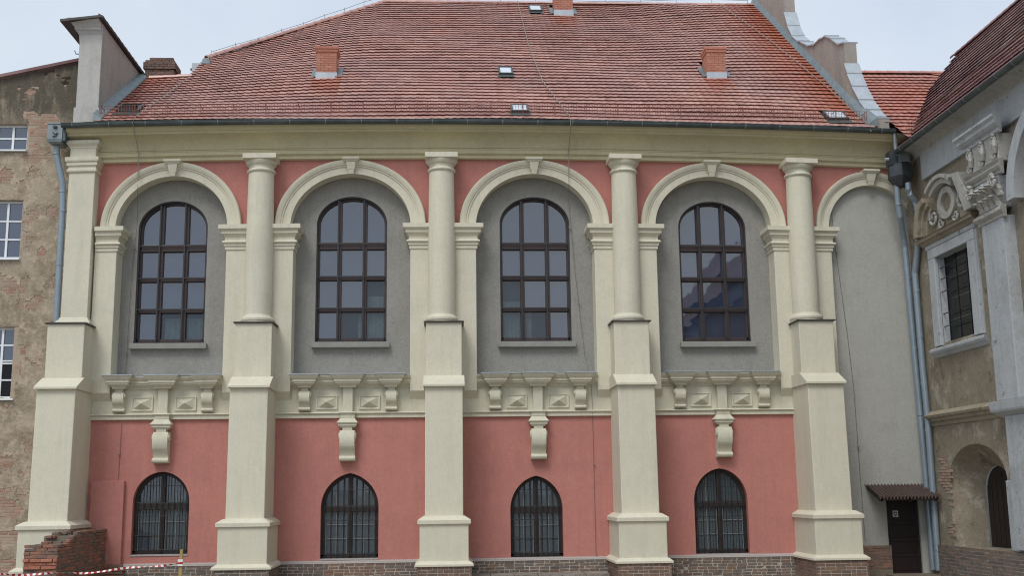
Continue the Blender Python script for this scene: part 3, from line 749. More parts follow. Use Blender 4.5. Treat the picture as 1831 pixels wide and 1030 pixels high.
def tile_verts():
    """one tile in local axes: x across, y up the slope, z off the roof; ~24 triangles"""
    nu = 5; W = .214; L = .40; vs = []
    for (y, dz) in ((0, .056), (L, .004)):
        for k in range(nu+1):
            u = k/nu; vs.append((W*(u-.5)*1.03, y, dz+.0045*math.cos(2*math.pi*(u-.1))))
    for k in range(nu+1):
        u = k/nu; vs.append((W*(u-.5)*1.03, .055, .008+.0045*math.cos(2*math.pi*(u-.1))))
    fs = [(k, k+1, nu+2+k, nu+1+k) for k in range(nu)]+[(2*nu+2+k, 2*nu+3+k, k+1, k) for k in range(nu)]
    return vs, fs
TV, TF = tile_verts()
def tile_mesh(name, mat):
    me = bpy.data.meshes.new(name); me.from_pydata(TV, [], TF); me.materials.append(M[mat]); return me
CHIM = [(-3.72, 2.5, .31), (8.57, 2.68, .30), (4.48, 9.5, .36)]     # x, y at the front foot, half width
SKY = [(1.86, 2.93, .22, .72, 0), (2.08, -.18, .25, .62, 0), (3.43, 10.0, .25, .85, 0), (11.25, -.22, .3, .62, 0), (-8.95, .15, .32, .8, 1)]
def clean_amt(x, y):
    a = max(0, 1-(12.1-x)/2.2)*1.0 if x > 9.9 else 0
    if x < -8.4 and y < 3.6: a = max(a, .8*max(0, 1-(x+9.66)/1.3))
    for cx, cy, hw in CHIM:
        if abs(x-cx-.0) < hw+.12 and cy-1.9 < y < cy+.2: a = max(a, .9*(1-(cy-y)/1.9))
    return min(1, a)*(.75+.25*random.random())
ROW = .32; big = MB(); r = 0; ntile = 0; TM = [tile_mesh('tile', 'tile')]
srow = 0.0
def wav(x, r): return .012*math.sin(x*1.1+r*2.1)+.014*math.sin(x*.45+r*.9)+.005*math.sin(x*3.1+r*3.3)
while True:
    y = -.84+srow*.8
    if y > YTOP-.1: break
    nx = int((XR+9.66)/.214)
    for k in range(nx+1):
        x = -9.66+.107+k*.214+(0 if r % 2 else .0)
        if x < xl_of(y)+.02 or x > XR-.05 or y > ytop(x)-.15: continue
        if any(abs(x-cx) < hw and cy-.05 < y < cy+1.2 for cx, cy, hw in CHIM): continue
        if any(abs(x-cx) < hw*1.0 and abs(y+.16-cy) < ln*.5 for cx, cy, hw, ln, _ in SKY): continue
        s = s_of(x); a = math.atan(s); ca, sa = math.cos(a), math.sin(a)
        yy = y+wav(x, r)+random.uniform(-.004, .004); z0 = zroof(x, yy)+.014*math.sin(x*.7+r*.35)+random.uniform(-.001, .002)
        tw = random.uniform(-.012, .012)
        if r < 3:
            o = bpy.data.objects.new('tile', TM[0]); COL.objects.link(o); o.parent = roof; o.location = (x, yy, z0); o.rotation_euler = (a, 0, tw)
            ntile += 1; continue
        o0 = len(big.v); ti = random.random(); cl = clean_amt(x, y)
        for (u, v, w_) in TV:
            u2 = u-tw*v
            big.v.append((x+u2, yy+v*ca-w_*sa, z0+v*sa+w_*ca))
        for f in TF: big.f.append([o0+i for i in f]); big.mi.append(0); big.tint.append(ti); big.clean.append(cl)
    r += 1; srow += ROW*(1+random.uniform(-.05, .05))
big.build('tile_field', 'tile', roof, kind='stuff', clean=False)
# ridge and hip tiles
def ridge_run(p0, p1, rad, parent, mat, step=.38):
    p0, p1 = Vector(p0), Vector(p1); n = max(2, int((p1-p0).length/step))
    for k in range(n):
        a = p0.lerp(p1, k/n); b = p0.lerp(p1, (k+1.08)/n); d = (b-a).normalized(); sd = d.cross(Vector((0,0,1))).normalized(); upv = sd.cross(d)
        rings = [[c+sd*rr*math.cos(math.pi*q/6)+upv*rr*math.sin(math.pi*q/6) for q in range(7)]+[c+sd*(rr-.02)*math.cos(math.pi*q/6)+upv*(rr-.02)*math.sin(math.pi*q/6) for q in range(6, -1, -1)] for c, rr in ((a, rad*1.0), (b, rad*.88))]
        MB().sweep(rings, True).build('ridge_tile', mat, parent)
zr = lambda x, y, d=0: (x, y, zroof(x, y)+d)
ridge_run(zr(-2.4, YTOP-.02, .0), zr(4, YTOP-.02, .0), .11, roof, 'tile')
ridge_run(zr(4, YTOP-.02, .0), zr(XR, ytop(XR)-.02, .0), .11, roof, 'tile')
ridge_run(zr(-8.12, 5.78, .02), zr(-2.4, YTOP-.02, .0), .12, roof, 'tile')
ridge_run(zr(-9.4, 3.62, .0), zr(-8.1, 3.62, 0), .1, roof, 'tile')
# rear slopes so the roof is a solid body
MB().add([zr(-2.4, YTOP), zr(4, YTOP), zr(XR, ytop(XR)), (XR, 22, 12), (-8, 22, 12), zr(-8.1, 5.8), (-9.66, 22, 11.5), zr(-9.66, 3.62), zr(-8.1, 3.62)],
         [(0,1,2,3,4), (0,4,5), (7,8,5,4,6)]).build('rear_slope', 'tile_orange', roof)
# chimneys
for i, (cx, cy, hw) in enumerate(CHIM):
    z0 = zroof(cx, cy); hgt = 1.05 if i < 2 else 1.5
    cm = MB(); brick_n = 0; dep = .62
    cm.box(cx-hw+.01, cx+hw-.01, cy+.01, cy+dep-.01, z0-.4, z0+hgt-.1)
    ch = cm.build('chimney', 'mortar_dark', hall)
    bb = MB(); zc = z0+.2; rr = 0
    while zc < z0+hgt-.16:
        for (ax, a0, a1) in (('f', cx-hw, cx+hw), ('r', cy, cy+dep), ('l', cy, cy+dep)):
            x = a0-(.125 if rr % 2 else 0)
            while x < a1-.01:
                a, b = max(x, a0), min(x+.25, a1)
                if b-a > .03:
                    if ax == 'f': bb.box(a+.004, b-.004, cy-.0, cy+.06, zc, zc+.07)
                    elif ax == 'r': bb.box(cx+hw-.06, cx+hw, a+.004, b-.004, zc, zc+.07)
                    else: bb.box(cx-hw, cx-hw+.06, a+.004, b-.004, zc, zc+.07)
                    bb.tint += [random.random()]*6
                x += .254
        zc += .078; rr += 1
    bb.build('brickwork', 'chimney_brick', ch, kind='stuff')
    capm = MB().mould([(0, z0+hgt-.18), (.03, z0+hgt-.17), (.03, z0+hgt-.09), (.055, z0+hgt-.08), (.055, z0+hgt), (0, z0+hgt+.02)], cx-hw, cx+hw, cy, cy+dep)
    capm.add([(cx-hw-.05,cy+dep+.05,z0+hgt-.1),(cx+hw+.05,cy+dep+.05,z0+hgt-.1),(cx+hw+.05,cy+dep+.05,z0+hgt),(cx-hw-.05,cy+dep+.05,z0+hgt)], [(0,1,2,3)])
    capm.build('chimney_cap', 'chimney_brick', ch)
    MB().hexa([(cx-hw-.02,cy-.03,z0-.05),(cx+hw+.02,cy-.03,z0-.05),(cx+hw+.02,cy+.1,z0-.05),(cx-hw-.02,cy+.1,z0-.05)], [(cx-hw-.02,cy-.025,z0+.2),(cx+hw+.02,cy-.025,z0+.2),(cx+hw+.02,cy+.1,z0+.2),(cx-hw-.02,cy+.1,z0+.2)]).build('flashing', 'zinc_pale', ch)
    for sx in (-1, 1):
        xa, xb = sorted((cx+sx*hw, cx+sx*(hw+.16)))
        MB().hexa([(xa,cy+.02,zroof(cx,cy+.02)+.06),(xb,cy+.02,zroof(cx,cy+.02)+.06),(xb,cy+.65,zroof(cx,cy+.65)+.06),(xa,cy+.65,zroof(cx,cy+.65)+.06)],
                  [(xa,cy+.02,zroof(cx,cy+.02)+.1),(xb,cy+.02,zroof(cx,cy+.02)+.09),(xb,cy+.65,zroof(cx,cy+.65)+.09),(xa,cy+.65,zroof(cx,cy+.65)+.1)]).build('flashing', 'zinc', ch)
# roof lights
for cx, cy, hw, ln, dark in SKY:
    a = math.atan(s_of(cx)); ca, sa = math.cos(a), math.sin(a); z0 = zroof(cx, cy); half = ln/2/ca*.8
    P = lambda u, v, w_: (cx+u, cy+v*ca-w_*sa, z0+v*sa+w_*ca)
    fm = MB(); t = .05
    for (u0, u1, v0, v1) in ((-hw, hw, -half, -half+t), (-hw, hw, half-t, half), (-hw, -hw+t, -half+t, half-t), (hw-t, hw, -half+t, half-t)):
        fm.hexa([P(u0,v0,0), P(u1,v0,0), P(u1,v1,0), P(u0,v1,0)], [P(u0,v0,.13), P(u1,v0,.13), P(u1,v1,.13), P(u0,v1,.13)])
    rl = fm.build('roof_light', 'zinc_dark' if dark else 'zinc_dark', roof)
    MB().hexa([P(-hw+t,-half+t,.09), P(hw-t,-half+t,.09), P(hw-t,half-t,.09), P(-hw+t,half-t,.09)], [P(-hw+t,-half+t,.115), P(hw-t,-half+t,.115), P(hw-t,half-t,.115), P(-hw+t,half-t,.115)]).build('pane', 'glass_dark' if dark else 'glass_roof', rl)
    MB().hexa([P(-hw-.04,-half-.22,.055), P(hw+.04,-half-.22,.055), P(hw+.04,-half,.055), P(-hw-.04,-half,.055)], [P(-hw-.04,-half-.22,.068), P(hw+.04,-half-.22,.068), P(hw+.04,-half,.068), P(-hw-.04,-half,.068)]).build('apron', 'zinc_dark', rl)
# gutter, brackets, snow guard
gz = lambda x: zroof(x, -.75)-.075
N = 60; rings = []
for i in range(N+1):
    x = lerp(-10.5, 12.75, i/N); z = gz(x) if x > -9.9 else gz(-9.9)-.02
    prof = [(-.80+.1*math.cos(math.pi+math.pi*k/10), z+.1*math.sin(math.pi+math.pi*k/10)) for k in range(11)]
    prof = [(prof[0][0]-.015, prof[0][1]+.012)]+prof
    inner = [(y*1+(.008 if y < -.8 else -.008), zz+.01) for y, zz in prof[::-1]]
    rings.append([(x, y, zz) for y, zz in prof+inner])
gut = MB().sweep(rings, True).build('gutter', 'zinc_dark', hall)
for k in range(24):
    x = -10.2+k*.98; z = gz(x)
    pr = [(-.80+.108*math.cos(math.pi+math.pi*q/10), z+.108*math.sin(math.pi+math.pi*q/10)) for q in range(11)]
    MB().sweep([[(xx, y, zz) for y, zz in pr]+[(xx, y*1, zz+.012) for y, zz in pr[::-1]] for xx in (x-.015, x+.015)], True).build('gutter_bracket', 'zinc', gut)
sg = MB()
gy = -.52
def gp(x, hh): return (x, gy-.1*hh, zroof(x, gy)+.05+hh)
for hh in (.04, .13, .22, .31):
    sg.tube([gp(lerp(-9.6, 12.0, k/40), hh) for k in range(41)], .005, 5)
x = -9.6
while x < 12.0:
    a, b = gp(x, .02), gp(x, .32); sg.hexa([(a[0]-.005,a[1]-.005,a[2]),(a[0]+.005,a[1]-.005,a[2]),(a[0]+.005,a[1]+.005,a[2]),(a[0]-.005,a[1]+.005,a[2])], [(b[0]-.005,b[1]-.005,b[2]),(b[0]+.005,b[1]-.005,b[2]),(b[0]+.005,b[1]+.005,b[2]),(b[0]-.005,b[1]+.005,b[2])])
    x += .075
for k in range(25):
    x = -9.55+k*.9; sg.tube([gp(x, -.05), gp(x, .34)], .009, 5); sg.tube([gp(x, .3), (x, gy+.4, zroof(x, gy+.4)+.06)], .01, 5)
sg.build('snow_guard', 'guard', roof)
# fire wall at the left end
fwm = MB(); ZT = 15.0
fwm.box(-10.28, -9.7, -.32, 4.1, 11.9, ZT-.05)
fw_ = fwm.build('fire_wall', ['sidewall'], hall)
MB().box(-10.3, -9.69, -.36, -.315, 12.45, ZT-.05).build('fire_wall_face', 'white_render', fw_)
MB().box(-10.34, -9.64, -.4, -.28, 11.95, 12.45).build('fire_wall_foot', 'white_render', fw_)
MB().mould([(0, 14.35), (.02, 14.36), (.04, 14.6), (.1, 14.7), (.14, 14.72), (.14, 14.78), (.2, 14.86), (.3, 14.95), (.3, 15.0), (0, 15.02)], -10.28, -9.72, -.34, 0, right=False).build('fire_wall_head', 'white_render', fw_)
cp = MB(); cp.hexa([(-10.75,-.72,15.2-.35),(-9.64,-.7,15.0),(-9.64,4.2,15.0),(-10.75,4.2,14.85)], [(-10.75,-.72,14.92),(-9.64,-.7,15.07),(-9.64,4.2,15.07),(-10.75,4.2,14.92)])
cp.build('coping', 'cap_metal', fw_)
for k in range(13):
    y = -.7+k*.38; MB().hexa([(-9.72,y,15.06),(-9.6,y,14.98),(-9.6,y+.36,14.97),(-9.72,y+.36,15.05)], [(-9.72,y,15.11),(-9.58,y,15.04),(-9.58,y+.36,15.02),(-9.72,y+.36,15.09)]).build('coping_tile', 'cap_metal', fw_)
def fl(y, d=0): return zroof(-9.7, y)+d
MB().hexa([(-9.7,-.75,fl(-.75,.02)),(-9.46,-.75,fl(-.75,.05)),(-9.46,3.6,fl(3.6,.05)),(-9.7,3.6,fl(3.6,.02))], [(-9.7,-.75,fl(-.75,.24)),(-9.48,-.75,fl(-.75,.1)),(-9.48,3.6,fl(3.6,.1)),(-9.7,3.6,fl(3.6,.24))]).build('flashing', 'zinc', fw_)
MB().tube([(-10.3,-.2,14.1), (-10.42,-.25,14.08), (-10.46,-.25,14.18)], .015, 5).build('iron_hook', 'iron', fw_)
# curved gable at the right end
GT = [(-.62,12.18), (-.4,12.3), (-.1,12.62), (.25,13.05), (.6,13.6), (.85,14.1), (1.0,14.5), (1.0,15.15), (1.5,15.32), (2.0,15.7), (2.5,16.0), (3.0,16.12), (3.7,16.2), (4.3,16.42), (4.9,16.8), (5.3,17.0), (5.8,17.4), (6.2,17.95), (6.5,18.6), (6.5,19.9), (7.2,20.1), (8.0,20.7), (9.0,21.6), (10.0,22.3), (10.6,22.5)]
gb = MB(); nG = len(GT)
gl, gr = 12.13, 12.5
def gsk(y): return .17*max(0, 1-(y+.62)/1.6)
for a, b in zip(GT, GT[1:]):
    za, zb_ = max(11.86, zroof(12.1, a[0])-.6), max(11.86, zroof(12.1, b[0])-.6)
    if b[0]-a[0] < 1e-4: gb.add([(gl,a[0],a[1]),(gr,a[0],a[1]),(gr,b[0],b[1]),(gl,b[0],b[1])], [(0,1,2,3)]); continue
    sa_, sb_ = gsk(a[0]), gsk(b[0])
    gb.add([(gl+sa_,a[0],za),(gl+sb_,b[0],zb_),(gl+sb_,b[0],b[1]),(gl+sa_,a[0],a[1])], [(0,1,2,3)]); gb.add([(gr+sa_,a[0],za),(gr+sb_,b[0],zb_),(gr+sb_,b[0],b[1]),(gr+sa_,a[0],a[1])], [(0,1,2,3)])
    gb.add([(gl+sa_,a[0],a[1]),(gr+sa_,a[0],a[1]),(gr+sb_,b[0],b[1]),(gl+sb_,b[0],b[1])], [(0,1,2,3)])
sa_ = gsk(-.62); gb.add([(gl+sa_,-.62,11.86),(gr+sa_,-.62,11.86),(gr+sa_,-.62,12.18),(gl+sa_,-.62,12.18)], [(0,1,2,3)])
gab = gb.build('curved_gable', 'sidewall', hall)
def coping(i0, i1, nm='coping_sheet'):
    for a, b in zip(GT[i0:i1], GT[i0+1:i1+1]):
        if b[0]-a[0] < 1e-4: continue
        sa_, sb_ = gsk(a[0]), gsk(b[0])
        MB().hexa([(gl+sa_-.05,a[0],a[1]+.005),(gr+sa_+.05,a[0],a[1]+.005),(gr+sb_+.05,b[0],b[1]-.02),(gl+sb_-.05,b[0],b[1]-.02)], [(gl+sa_-.05,a[0]-.01,a[1]+.05),(gr+sa_+.05,a[0]-.01,a[1]+.05),(gr+sb_+.05,b[0],b[1]+.015),(gl+sb_-.05,b[0],b[1]+.015)]).build(nm, 'zinc_pale', gab)
coping(0, 6); coping(7, 14); coping(14, 18); coping(19, 24)
for k in range(11):
    y0 = -.7+k*1.0; y1 = y0+1.0; zz = lambda y, d: zroof(12.1, y)+d
    MB().hexa([(12.0,y0,zz(y0,.03)),(12.13+gsk(y0),y0,zz(y0,.03)),(12.13+gsk(y1),y1,zz(y1,.03)),(12.0,y1,zz(y1,.03))], [(12.03,y0,zz(y0,.09)),(12.135+gsk(y0),y0,zz(y0,.3)),(12.135+gsk(y1),y1,zz(y1,.3)),(12.03,y1,zz(y1,.09))]).build('flashing', 'zinc', gab)
# lightning conductors
def cable(pts, r, name='lightning_wire', mat='wire', warp=False):
    return MB().tube(pts, r, 6).build(name, mat, hall, warp=warp)
cable([zr(2.81, 10.9, .12), zr(2.8, 5.5, .12), zr(2.95, 2.0, .12), zr(3.44, -.74, .12), (3.46, -.92, 12.0), (3.46, -.9, 11.85), (3.46, -.25, 11.3), (3.45, -.2, 10.5)], .012)
cable([(3.45, -.2, 10.5), (3.5, .33, 9.9), (3.62, .33, 8.0), (3.85, .33, 5.5), (3.9, -.1, 5.0)], .005, mat='wire_dark')
cable([(3.95, -.06, 4.95), (3.98, -.1, 3.9), (3.98, -.03, 3.7), (3.98, -.03, -.05)], .005, mat='wire_dark')
cable([zr(-8.05, 3.3, .12), zr(-8.3, 1.1, .12), zr(-8.55, -.74, .12), (-8.57, -.93, 11.85), (-8.55, -.25, 11.2), (-8.55, -.2, 10.4)], .012)
cable([(-8.55, -.2, 10.3), (-8.66, .33, 9.3), (-8.75, .33, 7.8), (-8.78, .33, 5.0)], .005, mat='wire_dark')
cable([(-8.72, -.02, 3.7), (-8.74, -.02, 2.2)], .005, mat='wire_dark')
cable([zr(10.6, 9.88, .14), zr(11.3, 5.9, .14), zr(11.75, 2.2, .14), zr(11.95, -.55, .14), (12.0, -.95, 11.7)], .012)
cable([(11.05, .08, 10.0), (11.12, .08, 8.5), (11.3, .08, 6.0), (11.38, .08, 4.5), (11.4, .08, 2.0), (11.42, .08, .3)], .005, mat='wire_dark')
for (x, y, z) in ((3.5,.34,9.2), (3.72,.34,7.0), (-8.7,.34,8.6), (-8.78,.34,5.7), (11.14,.08,8.4), (3.98,-.03,2.5), (11.4,.08,2.9), (-8.74,-.02,2.9)):
    MB().box(x-.03, x+.03, y-.04, y, z-.012, z+.012).build('wire_clip', 'wire', hall)
ridge_w = [zr(lerp(-8.0, -2.5, k/8), lerp(5.9, YTOP, k/8), .22+.03*(k % 2)) for k in range(9)]+[zr(lerp(-2.0, 11.8, k/10), ytop(lerp(-2.0, 11.8, k/10))-.02, .2) for k in range(11)]
cable(ridge_w, .008, mat='wire_dark')
for p in ridge_w: MB().tube([(p[0], p[1], p[2]-.14), (p[0], p[1], p[2]+.06)], .008, 5).build('wire_holder', 'wire_dark', hall)
# left hopper and downpipe
hp = MB().mould([(-.06, 11.32), (-.02, 11.36), (0, 11.44), (0, 11.84), (.02, 11.86), (.02, 11.9), (-.02, 11.9)], -10.9, -10.5, -.72, -.2).build('rain_hopper', 'zinc', hall)
MB().box(-10.5, -10.42, -.7, -.3, 11.4, 11.86).build('hopper_side', 'zinc_dark', hp)
MB().lathe([(0, 0), (.05, .0), (.06, .05), (.03, .06)], -10.7, -.74, 10).build('hopper_boss', 'zinc_dark', hp).location.z += 11.74
MB().tube([(-10.75,-.745,11.62), (-10.68,-.75,11.56), (-10.62,-.745,11.6), (-10.66,-.75,11.52), (-10.75,-.745,11.5)], .018, 6).build('hopper_ornament', 'zinc_dark', hp)
def pipe(pts, r, name, parent, mat='pipe', collars=()):
    p = MB().tube(pts, r, 14).build(name, mat, parent)
    for c in collars:
        a = Vector(c[:3]); MB().tube([a+Vector((0,0,.035)), a+Vector((0,0,.03)), a-Vector((0,0,.03)), a-Vector((0,0,.035))], [r*1.02, r*1.13, r*1.13, r*1.02], 14).build('pipe_collar', mat, p)
    return p
pipe([(-10.72,-.45,11.34), (-10.72,-.45,11.12), (-10.7,-.44,11.0), (-10.54,-.38,10.3), (-10.52,-.36,10.1), (-10.5,-.35,9.6), (-10.48,-.35,6.3), (-10.48,-.33,.0)], .085, 'downpipe', hall,
     collars=((-10.72,-.45,11.1), (-10.52,-.36,10.05), (-10.49,-.35,8.0), (-10.49,-.35,9.5)))

# ================================================================== LEFT HOUSE
house = thing('old_house', (-12.5, .3, -.46), 'old brown house with crumbling plaster, bare brick and white windows at left edge', 'house')
YH = .12
HX0, HX1 = -15.0, -10.28
def htop(x): return 13.98+(x+10.47)*.233
WINS = [(-12.85, -11.75, 11.38, 12.13), (-12.85, -11.745, 8.28, 9.92), (-12.82, -11.66, 4.43, 6.36)]
rnd = random.Random(3)
def vnoise(x, z, s, seed=0):
    def hsh(i, j): 
        v = math.sin(i*127.1+j*311.7+seed*74.7)*43758.5453; return v-math.floor(v)
    x *= s; z *= s; i, j = math.floor(x), math.floor(z); u, v = x-i, z-j; u = u*u*(3-2*u); v = v*v*(3-2*v)
    return lerp(lerp(hsh(i,j), hsh(i+1,j), u), lerp(hsh(i,j+1), hsh(i+1,j+1), u), v)
def fb(x, z, s, seed=0): return .5*vnoise(x,z,s,seed)+.27*vnoise(x,z,s*2.1,seed+1)+.15*vnoise(x,z,s*4.3,seed+2)+.08*vnoise(x,z,s*9,seed+3)
PATCH = [(-11.3, 12.2, .5, .3), (-11.5, 11.95, .3, .5), (-11.52, 11.25, .26, .35), (-11.72, 12.4, .25, .2), (-11.62, 7.3, .1, .5), (-11.58, 5.2, .1, .5),
         (-11.9, 1.5, .8, .35), (-11.6, .75, .8, .22), (-11.9, 2.4, .45, .16), (-11.4, -.05, .9, .3), (-12.2, .4, .6, .35)]
def bare(x, z):
    v = 0
    for px, pz, rx, rz_ in PATCH: v = max(v, 1-math.hypot((x-px)/rx, (z-pz)/rz_))
    return v+ (fb(x, z, 2.6, 5)-.5)*.9
hm = MB(); cs = .045
inwin = lambda x, z: any(a-.0 < x < b+.0 and c < z < d for a, b, c, d in WINS)
hb = MB(); xa = -15.0
core = MB()
xe = [-15.0, -12.85, -11.75, HX1]
def rectq(mb, a, b, c, d, y): mb.add([(a,y,c),(b,y,c),(b,y,d),(a,y,d)], [(0,1,2,3)])
rectq(core, -15, -12.85, -.6, 12.7, YH+.014); rectq(core, -11.75, HX1, -.6, 13.3, YH+.014)
zz_ = -.6
for a, b, c, d in WINS[::-1]:
    rectq(core, -12.85, -11.75, zz_, c, YH+.014); zz_ = d
    core.box(-12.85, -12.84, YH, YH+.3, c, d); core.add([(-11.75,YH+.014,c),(-11.75,YH+.3,c),(-11.75,YH+.3,d),(-11.75,YH+.014,d)], [(0,1,2,3)])
    core.add([(a,YH+.014,d),(b,YH+.014,d),(b,YH+.3,d),(a,YH+.3,d)], [(0,1,2,3)])
core.add([(-12.85,YH+.014,zz_),(-11.75,YH+.014,zz_),(-11.75,YH+.014,13.3),(-12.85,YH+.014,13.0)], [(0,1,2,3)])
core.add([(-15,YH+.014,12.7),(-12.85,YH+.014,12.7),(-12.85,YH+.014,13.4),(-15,YH+.014,12.9)], [(0,1,2,3)])
core.build('wall', 'mortar_h', house) if 'mortar_h' in M else None
M['mortar_h'] = plaster('house_mortar', lin(176, 160, 142), .2, 2.5, bstr=.9, tint=lin(160, 136, 116))
core.build('wall', 'mortar_h', house)
# plaster coat: a skin with ragged holes where it fell off
nx = int((HX1+12.9)/cs); nzz = int(14.6/cs); vid = {}; pm = MB()
def pv(i, j):
    k = (i, j)
    if k not in vid:
        x = -12.9+i*cs; z = -.6+j*cs
        x2 = x+(vnoise(x, z, 9, 1)-.5)*.04; z2 = z+(vnoise(x, z, 9, 2)-.5)*.04
        if i == 0 or i == nx: x2 = x
        vid[k] = len(pm.v); pm.v.append((x2, YH+(fb(x, z, 1.5, 9)-.5)*.008, min(z2, htop(x2)-.05)))
    return vid[k]
for i in range(nx):
    for j in range(nzz):
        x = -12.9+(i+.5)*cs; z = -.6+(j+.5)*cs
        if z > htop(x)-.05 or inwin(x, z) or bare(x, z) > .12: continue
        a, b, c, d = pv(i,j), pv(i+1,j), pv(i+1,j+1), pv(i,j+1)
        pm.f.append([a,b,c,d]); pm.mi.append(0)
edges = {}
for f in pm.f:
    for a, b in zip(f, f[1:]+f[:1]):
        k = (min(a,b), max(a,b)); edges[k] = edges.get(k, 0)+1
nv = {}
for (a, b), n_ in list(edges.items()):
    if n_ == 1:
        for q_ in (a, b):
            if q_ not in nv: nv[q_] = len(pm.v); p = pm.v[q_]; pm.v.append((p[0], YH+.02, p[2]))
        pm.f.append([a, b, nv[b], nv[a]]); pm.mi.append(0)
pm.build('plaster_coat', 'brown_plaster', house, clean=False)
rectm = MB().box(-15, -12.9, YH-.005, YH+.04, -.6, 12.7); rectm.build('plaster_coat', 'brown_plaster', house)
# bare bricks in the holes
cnt = 0; z = -.5; row = 0; extra = MB(); spots_ = []
while z < 13.2:
    x = -12.88+(.13 if row % 2 else 0)
    while x < HX1-.1:
        l = .25 if rnd.random() < .7 else .12
        xm = x+l/2
        if bare(xm, z) > .02 and not inwin(xm-.1, z) and not inwin(xm+.1, z) and z < htop(xm)-.2: spots_.append((xm, z, l))
        x += l+.014
    z += .08; row += 1
spots_.sort(key=lambda s: (s[0] < -12.6, s[1]))
for k, (xm, z, l) in enumerate(spots_):
    if k < 290: put_brick(house, 'brick_house', xm, YH+.057+rnd.uniform(-.004, .004), z, l < .2)
    else:
        extra.box(xm-l/2, xm+l/2, YH+.006+rnd.uniform(0,.006), YH+.1, z-.033, z+.033); extra.tint += [rnd.random()]*6
if extra.v: extra.build('brick_courses', 'brick_house', house, kind='stuff')
for wi_, (a, b, c, d) in enumerate(WINS):
    fm = MB(); y0 = YH+.14; t = .055
    for q_ in ((a, b, c, c+t), (a, b, d-t, d), (a, a+t, c+t, d-t), (b-t, b, c+t, d-t)): fm.box(q_[0], q_[1], y0, y0+.07, q_[2], q_[3])
    wn = fm.build('window', 'white_frame', house)
    xm = b-.43
    zs_ = {0: [c+.36], 1: [c+.55, c+1.07], 2: [c+.5, c+.95, c+1.02, c+1.45]}[wi_]
    for x in (xm, b-.86): MB().box(x-.03, x+.03, y0-.01, y0+.06, c+t, d-t).build('mullion', 'white_frame', wn)
    for z in zs_: MB().box(a+t, b-t, y0-.005, y0+.055, z-.02, z+.02).build('glazing_bar', 'white_frame', wn)
    xs_ = [a+t, b-.86-.03, b-.86+.03, xm-.03, xm+.03, b-t]; zz2 = [c+t]+[v for z in zs_ for v in (z-.02, z+.02)]+[d-t]
    for p_ in range(3):
        for q_ in range(len(zz2)//2):
            if zz2[2*q_+1]-zz2[2*q_] > .06: MB().box(xs_[2*p_], xs_[2*p_+1], y0+.03, y0+.036, zz2[2*q_], zz2[2*q_+1]).build('pane', 'glass' if not (wi_ == 2 and q_ < 2) else 'glass_dark', wn)
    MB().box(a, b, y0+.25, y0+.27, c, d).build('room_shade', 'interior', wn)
    MB().hexa([(a-.02,YH-.1,c-.06),(b+.02,YH-.1,c-.06),(b+.02,YH+.15,c-.06),(a-.02,YH+.15,c-.06)], [(a-.02,YH-.1,c-.02),(b+.02,YH-.1,c-.02),(b+.02,YH+.15,c+.01),(a-.02,YH+.15,c+.01)]).build('window_sill', 'white_frame', wn)
# verge of its roof
MB().hexa([(-15,-.0,htop(-15)-.02),(-10.3,-.0,htop(-10.3)-.02),(-10.3,3,htop(-10.3)-.02),(-15,3,htop(-15)-.02)], [(-15,-.0,htop(-15)+.07),(-10.3,-.0,htop(-10.3)+.07),(-10.3,3,htop(-10.3)+.07),(-15,3,htop(-15)+.07)]).build('roof', 'tile_dark', house)
# old chimney and a metal dormer behind the low ridge
oc = thing('brick_chimney', (-9.2, 4.2, 14.4), 'sooty old brick chimney stack behind the low ridge at left', 'chimney')
MB().box(-9.64, -8.76, 4.0, 4.7, 14.3, 15.5).build('stack_core', 'mortar_dark', oc)
bb = MB(); z = 14.4; rr = 0
while z < 15.68:
    pr = .05 if 15.28 < z < 15.45 else 0
    for ax, a0, a1 in (('f', -9.66-pr, -8.74+pr), ('r', 3.98-pr, 4.7)):
        x = a0-(.125 if rr % 2 else 0)
        while x < a1:
            a, b = max(x, a0), min(x+.25, a1)
            if b-a > .03 and not (z > 15.58 and random.random() < .35):
                if ax == 'f': bb.box(a+.005, b-.005, 3.98-pr, 4.1, z, z+.068)
                else: bb.box(-8.86, -8.74+pr, a+.005, b-.005, z, z+.068)
                bb.tint += [random.random()]*6
            x += .255
    z += .08; rr += 1
bb.build('brickwork', 'old_chimney_brick', oc, kind='stuff')
MB().mould([(0, 14.35), (.03, 14.4), (.03, 15.02), (0, 15.05)], -9.64, -8.76, 4.0, 4.7).build('flashing_collar', 'zinc', oc) if False else None
dm = thing('metal_dormer', (-8.2, 5, 15.0), 'small grey sheet metal dormer at the foot of the hip', 'dormer')
MB().box(-8.42, -7.95, 5.0, 6.0, 14.6, 15.9).build('box', 'zinc_pale', dm)
MB().hexa([(-8.1,4.9,15.85),(-7.8,4.9,15.85),(-7.8,6,15.85),(-8.1,6,15.85)], [(-8.05,4.9,16.02),(-7.85,4.9,16.05),(-7.85,6,16.05),(-8.05,6,16.02)]).build('hood', 'zinc', dm)
MB().tube([(-8.5,5.2,15.75), (-8.35,5.2,15.75)], .05, 8).build('pipe_stub', 'zinc_dark', dm)

# ================================================================== RIGHT WING
wing = thing('church_wing', (14, -10, -.46), 'weathered ochre and grey church wing with ornate window and pilaster at right edge', 'building')
XW = 13.3; YB = -34.0
def wbox(y0, y1, z0, z1, x0, x1=XW+.02): return MB().box(x0, x1, min(y0,y1), max(y0,y1), z0, z1)
